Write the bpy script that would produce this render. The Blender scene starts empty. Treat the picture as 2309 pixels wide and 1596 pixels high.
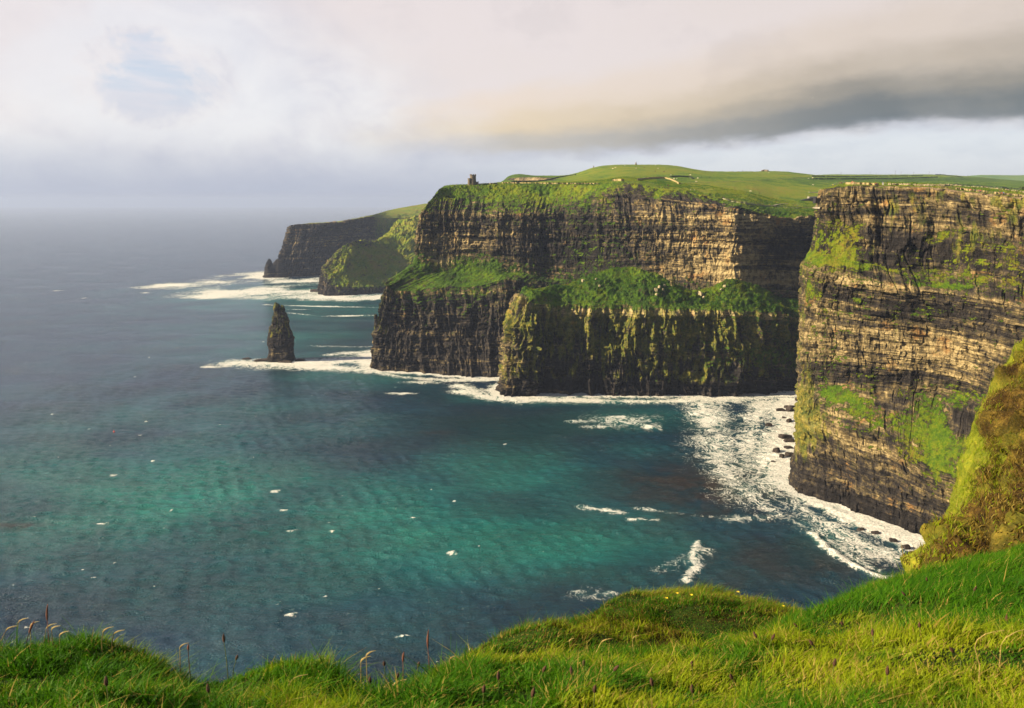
import bpy, math, random
import numpy as np

random.seed(7)
rng = np.random.default_rng(7)
SC = bpy.context.scene
COL = SC.collection

# ------------------------------------------------------------------ survey of the view
CAMZ = 190.0                       # the viewpoint stands 190 m above the sea
FPX = 1795.0; CX = 1154.0; CY = 798.0
PITCH = math.atan((CY - 455.0) / FPX)
SP, CP = math.sin(PITCH), math.cos(PITCH)


def ray(u, v):
    a = (u - CX) / FPX; b = (CY - v) / FPX
    return np.array([a, CP + SP * b, -SP + CP * b])


def P(u, v, Y):
    """world point seen at survey angle (u, v) at a distance of Y metres north"""
    d = ray(u, v)
    return np.array([0, 0, CAMZ]) + d * (Y / d[1])


def S(u, v, z=0.0):
    d = ray(u, v)
    return np.array([0, 0, CAMZ]) + d * ((z - CAMZ) / d[2])


def Z(u, Y, z):
    """point on bearing u at distance Y and height z"""
    d = ray(u, 455.0)
    b = ((z - CAMZ) / Y * CP + SP) / (CP - SP * (z - CAMZ) / Y)
    a = (u - CX) / FPX
    return np.array([a * Y / (CP + SP * b), Y, z])


def proj(p):
    x, y, z = p[..., 0], p[..., 1], p[..., 2] - CAMZ
    dep = np.maximum(CP * y - SP * z, 1e-3)
    up = SP * y + CP * z
    return CX + FPX * x / dep, CY - FPX * up / dep


# ------------------------------------------------------------------ noise
def _h(ix, iy, iz, seed):
    n = (ix.astype(np.int64) * 374761393 + iy.astype(np.int64) * 668265263
         + iz.astype(np.int64) * 2147483647 + seed * 1274126177) & 0xFFFFFFFF
    n = ((n ^ (n >> 13)) * 1274126177) & 0xFFFFFFFF
    n = ((n ^ (n >> 16)) * 2246822519) & 0xFFFFFFFF
    return ((n ^ (n >> 15)) & 0xFFFFFF) / float(0xFFFFFF)


def vn(x, y=None, z=None, seed=0):
    x = np.asarray(x, float)
    y = np.zeros_like(x) if y is None else np.broadcast_to(np.asarray(y, float), x.shape)
    z = np.zeros_like(x) if z is None else np.broadcast_to(np.asarray(z, float), x.shape)
    ix, iy, iz = np.floor(x), np.floor(y), np.floor(z)
    fx, fy, fz = x - ix, y - iy, z - iz
    fx = fx * fx * fx * (fx * (fx * 6 - 15) + 10)
    fy = fy * fy * fy * (fy * (fy * 6 - 15) + 10)
    fz = fz * fz * fz * (fz * (fz * 6 - 15) + 10)
    r = 0
    for dx in (0, 1):
        wx = fx if dx else 1 - fx
        for dy in (0, 1):
            wy = fy if dy else 1 - fy
            for dz in (0, 1):
                wz = fz if dz else 1 - fz
                r = r + wx * wy * wz * _h(ix + dx, iy + dy, iz + dz, seed)
    return r * 2 - 1


def fbm(x, y=None, z=None, o=4, seed=0, g=0.5):
    r = 0; a = 1.0; t = 0; k = 1.0
    for i in range(o):
        r = r + a * vn(np.asarray(x) * k, None if y is None else np.asarray(y) * k,
                       None if z is None else np.asarray(z) * k, seed + i * 17)
        t += a; a *= g; k *= 2.03
    return r / t


def sstep(a, b, x):
    t = np.clip((x - a) / (b - a), 0, 1)
    return t * t * (3 - 2 * t)


def h1(i, seed):
    i = np.asarray(i)
    return _h(i, np.zeros_like(i), np.zeros_like(i), seed)


# ------------------------------------------------------------------ mesh helpers
def link(o, parent=None):
    COL.objects.link(o)
    if parent is not None:
        o.parent = parent
    return o


def tag(o, label=None, cat=None, group=None, kind=None):
    if label: o['label'] = label
    if cat: o['category'] = cat
    if group: o['group'] = group
    if kind: o['kind'] = kind
    return o


def fast_mesh(name, verts, faces, mat, parent=None, smooth=False, attrs=None, mats=None, midx=None):
    """verts (n,3), faces (m,k) numpy arrays -> one mesh object"""
    me = bpy.data.meshes.new(name)
    verts = np.asarray(verts, np.float32); faces = np.asarray(faces, np.int32)
    n, m, k = len(verts), len(faces), faces.shape[1]
    me.vertices.add(n); me.vertices.foreach_set('co', verts.ravel())
    me.loops.add(m * k); me.loops.foreach_set('vertex_index', faces.ravel())
    me.polygons.add(m)
    me.polygons.foreach_set('loop_start', np.arange(0, m * k, k, dtype=np.int32))
    me.polygons.foreach_set('use_smooth', np.full(m, smooth))
    for mm in (mats or [mat]):
        me.materials.append(mm)
    if midx is not None:
        me.polygons.foreach_set('material_index', np.asarray(midx, np.int32))
    for an, av in (attrs or {}).items():
        at = me.attributes.new(an, 'FLOAT', 'POINT')
        at.data.foreach_set('value', np.asarray(av, np.float32).ravel())
    me.update(calc_edges=True)
    return link(bpy.data.objects.new(name, me), parent)


def py_mesh(name, verts, faces, mat, parent=None, smooth=False):
    me = bpy.data.meshes.new(name)
    me.from_pydata([tuple(v) for v in verts], [], [tuple(f) for f in faces])
    me.materials.append(mat)
    if smooth:
        for p in me.polygons: p.use_smooth = True
    me.update()
    return link(bpy.data.objects.new(name, me), parent)


def grid_faces(r, c):
    i = np.arange((r - 1) * c).reshape(r - 1, c)[:, :-1].ravel()
    return np.stack([i, i + 1, i + c + 1, i + c], 1)


# ------------------------------------------------------------------ node helpers
class T:
    """small expression builder over a node tree"""
    def __init__(s, nt):
        s.nt = nt; s.nt.nodes.clear()

    def n(s, typ, **kw):
        nd = s.nt.nodes.new(typ)
        for k, v in kw.items(): setattr(nd, k, v)
        return nd

    def put(s, sock, v):
        if hasattr(v, 'is_output') or hasattr(v, 'links'):
            s.nt.links.new(v, sock)
        elif isinstance(v, (tuple, list)) and sock.type == 'RGBA' and len(v) == 3:
            sock.default_value = (*v, 1)
        else:
            sock.default_value = v

    def m(s, op, a, b=0.0, c=0.0, clamp=False):
        nd = s.n('ShaderNodeMath', operation=op, use_clamp=clamp)
        for i, x in enumerate((a, b, c)): s.put(nd.inputs[i], x)
        return nd.outputs[0]

    def add(s, a, b): return s.m('ADD', a, b)
    def sub(s, a, b): return s.m('SUBTRACT', a, b)
    def mul(s, a, b): return s.m('MULTIPLY', a, b)

    def ss(s, x, lo, hi, a=0.0, b=1.0):
        nd = s.n('ShaderNodeMapRange', interpolation_type='SMOOTHSTEP')
        for k, v in (('Value', x), ('From Min', lo), ('From Max', hi), ('To Min', a), ('To Max', b)):
            s.put(nd.inputs[k], v)
        return nd.outputs[0]

    def lin(s, x, lo, hi, a=0.0, b=1.0):
        nd = s.n('ShaderNodeMapRange')
        for k, v in (('Value', x), ('From Min', lo), ('From Max', hi), ('To Min', a), ('To Max', b)):
            s.put(nd.inputs[k], v)
        return nd.outputs[0]

    def xyz(s, x, y, z=0.0):
        nd = s.n('ShaderNodeCombineXYZ')
        for i, v in enumerate((x, y, z)): s.put(nd.inputs[i], v)
        return nd.outputs[0]

    def sep(s, v):
        nd = s.n('ShaderNodeSeparateXYZ'); s.put(nd.inputs[0], v)
        return nd.outputs

    def attr(s, name):
        return s.n('ShaderNodeAttribute', attribute_name=name).outputs['Fac']

    def noise(s, vec, scale=1.0, detail=4.0, rough=0.55, dist=0.0, ntype='FBM', lac=2.0):
        nd = s.n('ShaderNodeTexNoise', noise_type=ntype)
        s.put(nd.inputs['Vector'], vec)
        for k, v in (('Scale', scale), ('Detail', detail), ('Roughness', rough), ('Distortion', dist), ('Lacunarity', lac)):
            s.put(nd.inputs[k], v)
        return nd.outputs[0]

    def vor(s, vec, scale=1.0, feature='F1', out='Distance', rnd=1.0):
        nd = s.n('ShaderNodeTexVoronoi', feature=feature)
        s.put(nd.inputs['Vector'], vec); s.put(nd.inputs['Scale'], scale); s.put(nd.inputs['Randomness'], rnd)
        return nd.outputs[out]

    def mix(s, f, a, b, blend='MIX'):
        nd = s.n('ShaderNodeMix', data_type='RGBA', blend_type=blend)
        s.put(nd.inputs[0], f); s.put(nd.inputs[6], a); s.put(nd.inputs[7], b)
        return nd.outputs[2]

    def ramp(s, f, stops, interp='LINEAR'):
        nd = s.n('ShaderNodeValToRGB'); cr = nd.color_ramp; cr.interpolation = interp
        while len(cr.elements) < len(stops): cr.elements.new(0.5)
        for e, (p, c) in zip(cr.elements, stops):
            e.position = p
            e.color = (c, c, c, 1) if isinstance(c, (int, float)) else (*c, 1)
        s.put(nd.inputs[0], f)
        return nd.outputs[0]

    def vmul(s, v, k):
        nd = s.n('ShaderNodeVectorMath', operation='MULTIPLY'); s.put(nd.inputs[0], v); s.put(nd.inputs[1], k)
        return nd.outputs[0]

    def vadd(s, a, b):
        nd = s.n('ShaderNodeVectorMath', operation='ADD'); s.put(nd.inputs[0], a); s.put(nd.inputs[1], b)
        return nd.outputs[0]

    def bump(s, h, strength=0.5, dist=1.0, normal=None):
        nd = s.n('ShaderNodeBump'); s.put(nd.inputs['Height'], h)
        nd.inputs['Strength'].default_value = strength; nd.inputs['Distance'].default_value = dist
        if normal is not None: s.put(nd.inputs['Normal'], normal)
        return nd.outputs[0]

    def bsdf(s, **kw):
        nd = s.n('ShaderNodeBsdfPrincipled')
        for k, v in kw.items(): s.put(nd.inputs[k.replace('_', ' ')], v)
        out = s.n('ShaderNodeOutputMaterial'); s.nt.links.new(nd.outputs[0], out.inputs[0])
        return nd


def new_mat(name):
    m = bpy.data.materials.new(name); m.use_nodes = True
    return m, T(m.node_tree)


def plain(name, rgb, rough=0.8, var=0.25, scale=3.0, metal=0.0):
    m, t = new_mat(name)
    pos = t.n('ShaderNodeTexCoord').outputs['Object']
    f = t.noise(pos, scale, 4)
    c = t.mix(t.ss(f, 0.3, 0.7), tuple(x * (1 - var) for x in rgb), tuple(min(1, x * (1 + var)) for x in rgb))
    t.bsdf(Base_Color=c, Roughness=rough, Metallic=metal)
    return m


# ------------------------------------------------------------------ camera, sun, sky, air
cam = bpy.data.cameras.new('camera'); camo = bpy.data.objects.new('camera', cam); COL.objects.link(camo)
camo.location = (0, 0, CAMZ); camo.rotation_euler = (math.pi / 2 - PITCH, 0, 0)
cam.sensor_width = 36.0; cam.lens = FPX / 2308.0 * 36.0
cam.clip_start = 0.05; cam.clip_end = 120000
cam.dof.use_dof = True; cam.dof.focus_distance = 60.0; cam.dof.aperture_fstop = 7.0
SC.camera = camo

SUN_AZ, SUN_EL = math.radians(-98), math.radians(26)
sd = np.array([math.sin(SUN_AZ) * math.cos(SUN_EL), math.cos(SUN_AZ) * math.cos(SUN_EL), math.sin(SUN_EL)])
from mathutils import Vector
sl = bpy.data.lights.new('sun', 'SUN'); sl.energy = 5.0; sl.angle = math.radians(0.6); sl.color = (1.0, 0.80, 0.50)
so = bpy.data.objects.new('sun', sl); COL.objects.link(so)
so.rotation_euler = Vector((-sd[0], -sd[1], -sd[2])).to_track_quat('-Z', 'Y').to_euler()


def azel(u, v):
    d = ray(u, v)
    return math.degrees(math.atan2(d[0], d[1])), math.degrees(math.atan2(d[2], math.hypot(d[0], d[1])))


def build_world():
    w = bpy.data.worlds.new('World'); SC.world = w; w.use_nodes = True
    t = T(w.node_tree)
    sky = t.n('ShaderNodeTexSky', sky_type='NISHITA')
    sky.sun_disc = False; sky.sun_elevation = SUN_EL; sky.sun_rotation = SUN_AZ % (2 * math.pi)
    d = t.n('ShaderNodeTexCoord').outputs['Generated']
    x, y, z = t.sep(d)
    az = t.mul(t.m('ARCTAN2', x, y), 57.2958)
    el = t.mul(t.m('ARCSINE', z), 57.2958)
    q = t.xyz(az, t.mul(el, 1.9), 0.0)             # degrees, clouds flattened
    wob = t.sub(t.noise(q, 0.10, 5, 0.55), 0.5)
    wob2 = t.sub(t.noise(t.xyz(az, t.mul(el, 2.6), 7.0), 0.28, 6, 0.6), 0.5)
    # ---- cumulus field, everywhere
    big = t.noise(t.xyz(az, t.mul(el, 1.7), 3.0), 0.075, 7, 0.56, 0.25)
    fine = t.noise(t.xyz(az, t.mul(el, 1.5), 11.0), 0.21, 8, 0.6, 0.5)
    lum = t.add(t.mul(big, 0.6), t.mul(fine, 0.4))
    cloud = t.ramp(lum, [(0.39, (0.60, 0.60, 0.68)), (0.46, (0.72, 0.705, 0.765)), (0.52, (0.82, 0.795, 0.825)), (0.59, (0.91, 0.885, 0.89))])
    # warm tint towards the sun and the zenith
    warm = t.mul(t.ss(az, -8, -34), t.ss(el, 1.5, 9))
    cloud = t.mix(t.mul(warm, 0.8), cloud, (0.90, 0.80, 0.775))
    # horizon lavender
    hz = t.ss(t.add(el, t.mul(wob, 1.5)), 5.5, 0.2)
    cloud = t.mix(t.mul(hz, 0.85), cloud, (0.37, 0.43, 0.60))
    # ---- blue gap, with cumulus heads in front of its lower rim
    gx = t.m('DIVIDE', t.sub(az, -22.3), 5.2); gy = t.m('DIVIDE', t.sub(el, 7.6), 2.5)
    g2 = t.add(t.add(t.mul(gx, gx), t.mul(gy, gy)), 0.1)
    puff = t.noise(t.xyz(az, t.mul(el, 1.25), 21.0), 0.16, 8, 0.62, 0.35)
    gap = t.ss(t.add(g2, t.mul(t.sub(puff, 0.5), 8.0)), 1.6, 0.2)
    streak = t.noise(t.xyz(t.mul(az, 0.16), t.add(t.mul(el, 1.1), t.mul(az, 0.06)), 5.0), 1.0, 5, 0.6, 0.3)
    blue = t.mix(t.ss(streak, 0.40, 0.62), (0.46, 0.60, 0.78), (0.68, 0.70, 0.80))
    blue = t.mix(t.ss(el, 8.5, 4.5), blue, (0.60, 0.61, 0.72))
    cloud = t.mix(t.mul(gap, 0.62), cloud, blue)
    # bright rim of the cumulus heads round the gap
    rim = t.mul(t.ss(t.add(g2, t.mul(t.sub(puff, 0.5), 6.5)), 1.0, 1.7), t.ss(t.add(g2, t.mul(t.sub(puff, 0.5), 6.5)), 4.5, 1.7))
    cloud = t.mix(t.mul(rim, 0.5), cloud, (0.84, 0.84, 0.88))
    # ---- the long stratus sheet over the land
    knots = [(560, 385), (700, 372), (1000, 356), (1300, 353), (1500, 345), (1700, 325), (1850, 302), (2050, 290), (2308, 288)]
    ae = [azel(u, v) for u, v in knots]
    A0, A1 = -60.0, 60.0
    edge = t.mul(t.ramp(t.lin(az, A0, A1), [((a - A0) / (A1 - A0), e / 10.0) for a, e in ae], 'EASE'), 10.0)
    h = t.sub(t.sub(el, edge), t.add(t.mul(wob, 1.0), t.mul(wob2, 1.5)))
    inb = t.mul(t.ss(h, -0.35, 0.9), t.ss(t.add(t.sub(az, t.mul(el, -1.15)), t.mul(wob, 16.0)), -7.5, 7.0))
    inb = t.mul(inb, t.ss(az, 100, 60))
    # thickness of the sheet: dark belly low and to the right, thin and lit above
    hn = t.m('DIVIDE', h, t.lin(az, -12, 34, 3.2, 10.5))
    belly = t.ramp(hn, [(0.0, (0.36, 0.375, 0.41)), (0.06, (0.115, 0.128, 0.148)), (0.17, (0.135, 0.137, 0.138)), (0.29, (0.30, 0.255, 0.20)),
                        (0.44, (0.55, 0.45, 0.345)), (0.66, (0.75, 0.625, 0.525)), (1.0, (0.82, 0.71, 0.66))], 'EASE')
    pale = t.ramp(hn, [(0.0, (0.55, 0.56, 0.60)), (0.16, (0.60, 0.55, 0.50)), (0.40, (0.85, 0.675, 0.46)), (0.75, (0.89, 0.735, 0.62)), (1.0, (0.86, 0.76, 0.74))], 'EASE')
    sheet = t.mix(t.ss(t.add(az, t.mul(wob, 8.0)), -6, 27), pale, belly)
    tex = t.noise(t.xyz(az, t.mul(el, 1.5), 41.0), 0.12, 7, 0.6, 0.3)
    sheet = t.mix(t.ss(tex, 0.40, 0.70, 0.0, 0.12), sheet, (0.80, 0.70, 0.60))
    sheet = t.mix(t.ss(tex, 0.50, 0.34, 0.0, 0.08), sheet, (0.13, 0.135, 0.145))
    # clear pale strip under the sheet
    strip = t.mul(t.ss(h, 0.3, -0.5), t.ss(az, -14, 12))
    st = t.mix(t.ss(el, 0.2, 4.0), (0.70, 0.73, 0.78), (0.76, 0.79, 0.84))
    st = t.mix(t.mul(t.ss(wob2, -0.12, 0.18), 0.5), st, (0.62, 0.66, 0.74))
    cloud = t.mix(strip, cloud, st)
    cloud = t.mix(inb, cloud, sheet)
    # a little of the open sky shows through everywhere
    # broken cloud with open blue overhead, out of view, darkened for deeper shadows
    over = t.mul(t.ss(el, 15, 28), t.ss(t.noise(t.xyz(az, t.mul(el, 1.7), 31.0), 0.03, 5, 0.6), 0.40, 0.55, 1.0, 0.55))
    cloud = t.mix(over, cloud, (0.10, 0.165, 0.30))
    # dark cloud added out of view, inland and south, to cut fill light
    inland = t.m('MAXIMUM', t.ss(az, 42, 75), t.ss(az, -125, -155))
    cloud = t.mix(t.mul(inland, 0.8), cloud, (0.20, 0.205, 0.22))
    c10 = t.n('ShaderNodeVectorMath', operation='SCALE'); t.put(c10.inputs[0], cloud); c10.inputs[3].default_value = 4.06
    skyf = t.mix(0.93, sky.outputs[0], c10.outputs[0])
    # below the horizon: only the sea's colour
    skyf = t.mix(t.ss(el, -0.2, -2.0), skyf, (0.9, 1.3, 1.6))
    bg = t.n('ShaderNodeBackground'); t.put(bg.inputs[0], skyf); bg.inputs[1].default_value = 0.1
    out = t.n('ShaderNodeOutputWorld'); t.nt.links.new(bg.outputs[0], out.inputs[0])
    w.cycles.sampling_method = 'MANUAL'; w.cycles.sample_map_resolution = 512


build_world()
SC.view_settings.view_transform = 'Standard'; SC.view_settings.look = 'None'
SC.view_settings.exposure = EXPOSURE = 1.3; SC.view_settings.gamma = 1.0
SC.render.engine = 'CYCLES'
SC.cycles.use_denoising = True
SC.cycles.max_bounces = 6; SC.cycles.diffuse_bounces = 3; SC.cycles.glossy_bounces = 2
SC.cycles.transmission_bounces = 3; SC.cycles.transparent_max_bounces = 6; SC.cycles.volume_bounces = 0
SC.cycles.sample_clamp_indirect = 6.0; SC.cycles.caustics_reflective = False; SC.cycles.caustics_refractive = False

# ------------------------------------------------------------------ materials of the land
def rock_material(name, strat=1.0, warm=0.0):
    """bedded sandstone and shale with lichen and turf; arc / lay run along and across the beds (metres)"""
    m, t = new_mat(name)
    arc, lay, grass, tone, lich = (t.attr(k) for k in ('arc', 'lay', 'grass', 'tone', 'lichen'))
    geo = t.n('ShaderNodeNewGeometry'); pos = geo.outputs['Position']
    nz = t.sep(geo.outputs['Normal'])[2]
    wig = t.mul(t.sub(t.noise(t.xyz(t.mul(arc, 0.035), t.mul(lay, 0.03)), 1.0, 3), 0.5), 1.8)
    ly = t.add(lay, wig)
    beds = t.noise(t.xyz(t.mul(arc, 0.012), t.mul(ly, 0.15), 1.0), 1.0, 3, 0.6)
    bed1 = t.sep(t.vor(t.xyz(t.mul(arc, 0.007), t.mul(ly, 0.17), 6.0), 1.0, 'F1', 'Color'))[0]
    bed2 = t.sep(t.vor(t.xyz(t.mul(arc, 0.016), t.mul(ly, 0.46), 8.0), 1.0, 'F1', 'Color'))[1]
    thin = t.noise(t.xyz(t.mul(arc, 0.024), t.mul(ly, 0.62), 4.0), 1.0, 5, 0.65, 0.15)
    joint = t.noise(t.xyz(t.mul(arc, 0.26), t.mul(ly, 0.07), 9.0), 1.0, 5, 0.7, 0.4)
    blkv = t.sep(t.vor(t.xyz(t.mul(arc, 0.17), t.mul(ly, 0.36), 0.0), 1.0, 'F1', 'Color'))[0]
    blk2 = t.sep(t.vor(t.xyz(t.mul(arc, 0.40), t.mul(ly, 0.95), 3.0), 1.0, 'F1', 'Color'))[1]
    crk = t.vor(t.xyz(t.mul(arc, 0.17), t.mul(ly, 0.36), 0.0), 1.0, 'DISTANCE_TO_EDGE')
    spot = t.noise(pos, 0.22, 7, 0.75)
    patch = t.noise(t.xyz(t.mul(arc, 0.028), t.mul(lay, 0.034), 13.0), 1.0, 5, 0.65)
    v = t.add(t.add(t.add(t.mul(t.sub(beds, 0.5), 0.5), t.mul(t.sub(bed1, 0.5), 0.26)), t.add(t.mul(t.sub(thin, 0.5), 0.85), t.mul(t.sub(bed2, 0.5), 0.26))),
              t.add(t.mul(t.sub(blkv, 0.5), 0.20), t.mul(t.sub(spot, 0.5), 0.8)))
    v = t.add(v, t.mul(t.sub(blk2, 0.5), 0.22))
    v = t.add(v, t.add(t.mul(t.sub(joint, 0.5), 1.0), t.mul(t.sub(patch, 0.5), 1.1)))
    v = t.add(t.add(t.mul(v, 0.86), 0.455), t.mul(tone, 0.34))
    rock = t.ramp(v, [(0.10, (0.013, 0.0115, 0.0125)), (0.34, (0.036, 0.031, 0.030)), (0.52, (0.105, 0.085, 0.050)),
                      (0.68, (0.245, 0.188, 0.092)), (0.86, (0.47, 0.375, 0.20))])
    rock = t.mix(t.ss(crk, 0.05, 0.0, 0.0, 0.35), rock, (0.012, 0.010, 0.010))
    rust = t.mul(t.ss(t.noise(pos, 0.055, 5, 0.65), 0.56, 0.70), t.ss(v, 0.35, 0.7))
    rock = t.mix(t.mul(rust, 0.6), rock, (0.34, 0.15, 0.035))
    # lichen on the proud edges
    ln = t.noise(t.xyz(t.mul(arc, 0.16), t.mul(lay, 0.05), 17.0), 1.0, 6, 0.68)
    lm = t.ss(t.add(ln, t.mul(lich, 0.26)), 0.62, 0.74)
    rock = t.mix(t.mul(lm, 0.72), rock, t.mix(t.ss(spot, 0.4, 0.65), (0.085, 0.125, 0.014), (0.31, 0.265, 0.028)))
    # turf
    gn = t.noise(t.xyz(t.mul(arc, 0.075), t.mul(lay, 0.10), 23.0), 1.0, 7, 0.68, 0.4)
    gn2 = t.noise(pos, 0.16, 9, 0.74)
    gn3 = t.noise(pos, 0.75, 4, 0.7)
    slope = t.ss(nz, 0.25, 0.75)
    gm = t.add(t.add(t.mul(grass, 1.15), t.mul(slope, 0.22)), t.mul(t.sub(t.add(t.add(t.mul(gn, 0.10), t.mul(gn3, 0.25)), t.mul(gn2, 0.65)), 0.5), 3.2))
    gm = t.ss(gm, 0.50, 0.62)
    gtone = t.add(t.mul(t.noise(pos, 0.035, 6, 0.7), 0.62), t.mul(t.noise(pos, 0.45, 5, 0.75), 0.50))
    gtone = t.sub(gtone, 0.06)
    gtone = t.add(gtone, t.mul(t.sub(gm, 1.0), 0.10))
    turf = t.ramp(t.add(gtone, t.mul(t.attr('dry'), 0.16)),
                  [(0.32, (0.010, 0.020, 0.004)), (0.44, (0.034, 0.085, 0.003)), (0.54, (0.085, 0.165, 0.005)), (0.64, (0.175, 0.220, 0.006)), (0.78, (0.23, 0.165, 0.028))])
    soil = t.mul(t.ss(t.noise(pos, 0.13, 8, 0.74), 0.53, 0.62), t.ss(nz, 0.92, 0.70))
    turf = t.mix(t.mul(soil, 0.8), turf, t.mix(spot, (0.022, 0.018, 0.012), (0.085, 0.065, 0.034)))
    col = t.mix(gm, rock, turf)
    bh = t.add(t.add(t.mul(thin, 1.2), t.mul(spot, 1.2)), t.add(t.add(t.mul(blkv, 0.6), t.mul(blk2, 0.35)), t.mul(joint, 1.6)))
    bh = t.mix(gm, bh, t.mul(t.noise(pos, 0.9, 5, 0.75), 1.3))
    nb = t.bump(bh, 1.0, 1.8)
    t.bsdf(Base_Color=col, Roughness=0.92, Normal=nb, Specular_IOR_Level=0.2)
    return m


def pasture_material(name):
    m, t = new_mat(name)
    geo = t.n('ShaderNodeNewGeometry'); pos = geo.outputs['Position']
    a = t.noise(pos, 0.008, 5, 0.6); b = t.noise(pos, 0.06, 6, 0.7); c = t.noise(pos, 0.5, 3, 0.7)
    f = t.add(t.add(t.mul(a, 0.5), t.mul(b, 0.35)), t.mul(c, 0.15))
    dry = t.attr('dry')
    col = t.ramp(t.add(f, t.mul(dry, 0.2)), [(0.36, (0.035, 0.10, 0.006)), (0.48, (0.075, 0.17, 0.009)), (0.58, (0.125, 0.20, 0.014)), (0.68, (0.17, 0.165, 0.025)), (0.8, (0.21, 0.165, 0.05))])
    col = t.mix(t.mul(t.ss(t.noise(pos, 0.03, 6, 0.7, 0.5), 0.58, 0.7), 0.5), col, (0.03, 0.055, 0.008))
    t.bsdf(Base_Color=col, Roughness=0.95, Normal=t.bump(t.add(b, c), 0.6, 1.2), Specular_IOR_Level=0.15)
    return m


M_ROCK = rock_material('bedded_rock')
M_PAST = pasture_material('pasture')

# ------------------------------------------------------------------ lofted land
def cat_rows(tab, n_seg):
    """Catmull-Rom along the columns axis (axis 1) with n_seg[i] steps per key segment"""
    R, K = tab.shape[:2]
    out = []
    for i in range(K - 1):
        p0 = tab[:, max(i - 1, 0)]; p1 = tab[:, i]; p2 = tab[:, i + 1]; p3 = tab[:, min(i + 2, K - 1)]
        d01 = np.linalg.norm(p1 - p0, axis=-1, keepdims=True) ** 0.5 + 1e-6
        d12 = np.linalg.norm(p2 - p1, axis=-1, keepdims=True) ** 0.5 + 1e-6
        d23 = np.linalg.norm(p3 - p2, axis=-1, keepdims=True) ** 0.5 + 1e-6
        m1 = (p1 - p0) / d01 - (p2 - p0) / (d01 + d12) + (p2 - p1) / d12 if i > 0 else (p2 - p1) / d12
        m2 = (p2 - p1) / d12 - (p3 - p1) / (d12 + d23) + (p3 - p2) / d23 if i < K - 2 else (p2 - p1) / d12
        m1 = m1 * d12; m2 = m2 * d12
        t = np.linspace(0, 1, n_seg[i], endpoint=False)
        for tt in t:
            a = 2 * tt ** 3 - 3 * tt ** 2 + 1; b = tt ** 3 - 2 * tt ** 2 + tt
            c = -2 * tt ** 3 + 3 * tt ** 2; e = tt ** 3 - tt ** 2
            out.append(a * p1 + b * m1 + c * p2 + e * m2)
    out.append(tab[:, -1])
    return np.stack(out, 1)


def lin_axis(tab, n_seg, axis):
    tab = np.moveaxis(tab, axis, 0)
    out = []
    for i in range(tab.shape[0] - 1):
        for tt in np.linspace(0, 1, n_seg[i], endpoint=False):
            out.append(tab[i] * (1 - tt) + tab[i + 1] * tt)
    out.append(tab[-1])
    return np.moveaxis(np.stack(out, 0), 0, axis)


def loft(rows, lay, col_n, row_n, **tabs):
    """rows: R lists of K world points; lay: bed height of each row; tabs: R or RxK values"""
    tab = np.array(rows, float)
    R, K = tab.shape[:2]
    pts = lin_axis(cat_rows(tab, col_n), row_n, 0)
    A = {}
    tabs['lay'] = lay
    for k, v in tabs.items():
        v = np.array(v, float)
        if v.ndim == 1: v = np.repeat(v[:, None], K, 1)
        A[k] = lin_axis(lin_axis(v, col_n, 1), row_n, 0)
    return pts, A


def normals(p):
    dc = np.gradient(p, axis=1); dr = np.gradient(p, axis=0)
    n = np.cross(dc, dr)
    return n / (np.linalg.norm(n, axis=-1, keepdims=True) + 1e-9)


def blur(a, k):
    for ax in (0, 1):
        pad = [(0, 0)] * a.ndim; pad[ax] = (k, k)
        b = np.pad(a, pad, mode='edge'); c = np.cumsum(b, axis=ax)
        z = np.zeros_like(np.take(c, [0], ax)); c = np.concatenate([z, c], ax)
        n = a.shape[ax]
        a = (np.take(c, range(2 * k + 1, 2 * k + 1 + n), ax) - np.take(c, range(0, n), ax)) / (2 * k + 1)
    return a


def beds_offset(z, seed, th):
    """each bed of ~th metres stands proud or weathers back"""
    q = z / th
    q = q + 0.45 * vn(q * 0.7, seed=seed)
    i = np.floor(q); f = q - i
    a = h1(i, seed + 3); b = h1(i + 1, seed + 3)
    s = sstep(0.82, 1.0, f)
    return a * (1 - s) + b * s - 0.5


def crack(w, lay, seed, sp, tall, width):
    """narrow open joints: 1 in the joint, 0 on the face"""
    n = vn(w / sp + 0.14 * vn(lay / (tall * 0.3), w / (sp * 2), seed=seed + 1), lay / tall, seed=seed)
    on = sstep(-0.1, 0.35, vn(w / (sp * 1.7), lay / (tall * 0.55), seed=seed + 2))
    return (1 - sstep(0, width, np.abs(n))) * on


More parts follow.
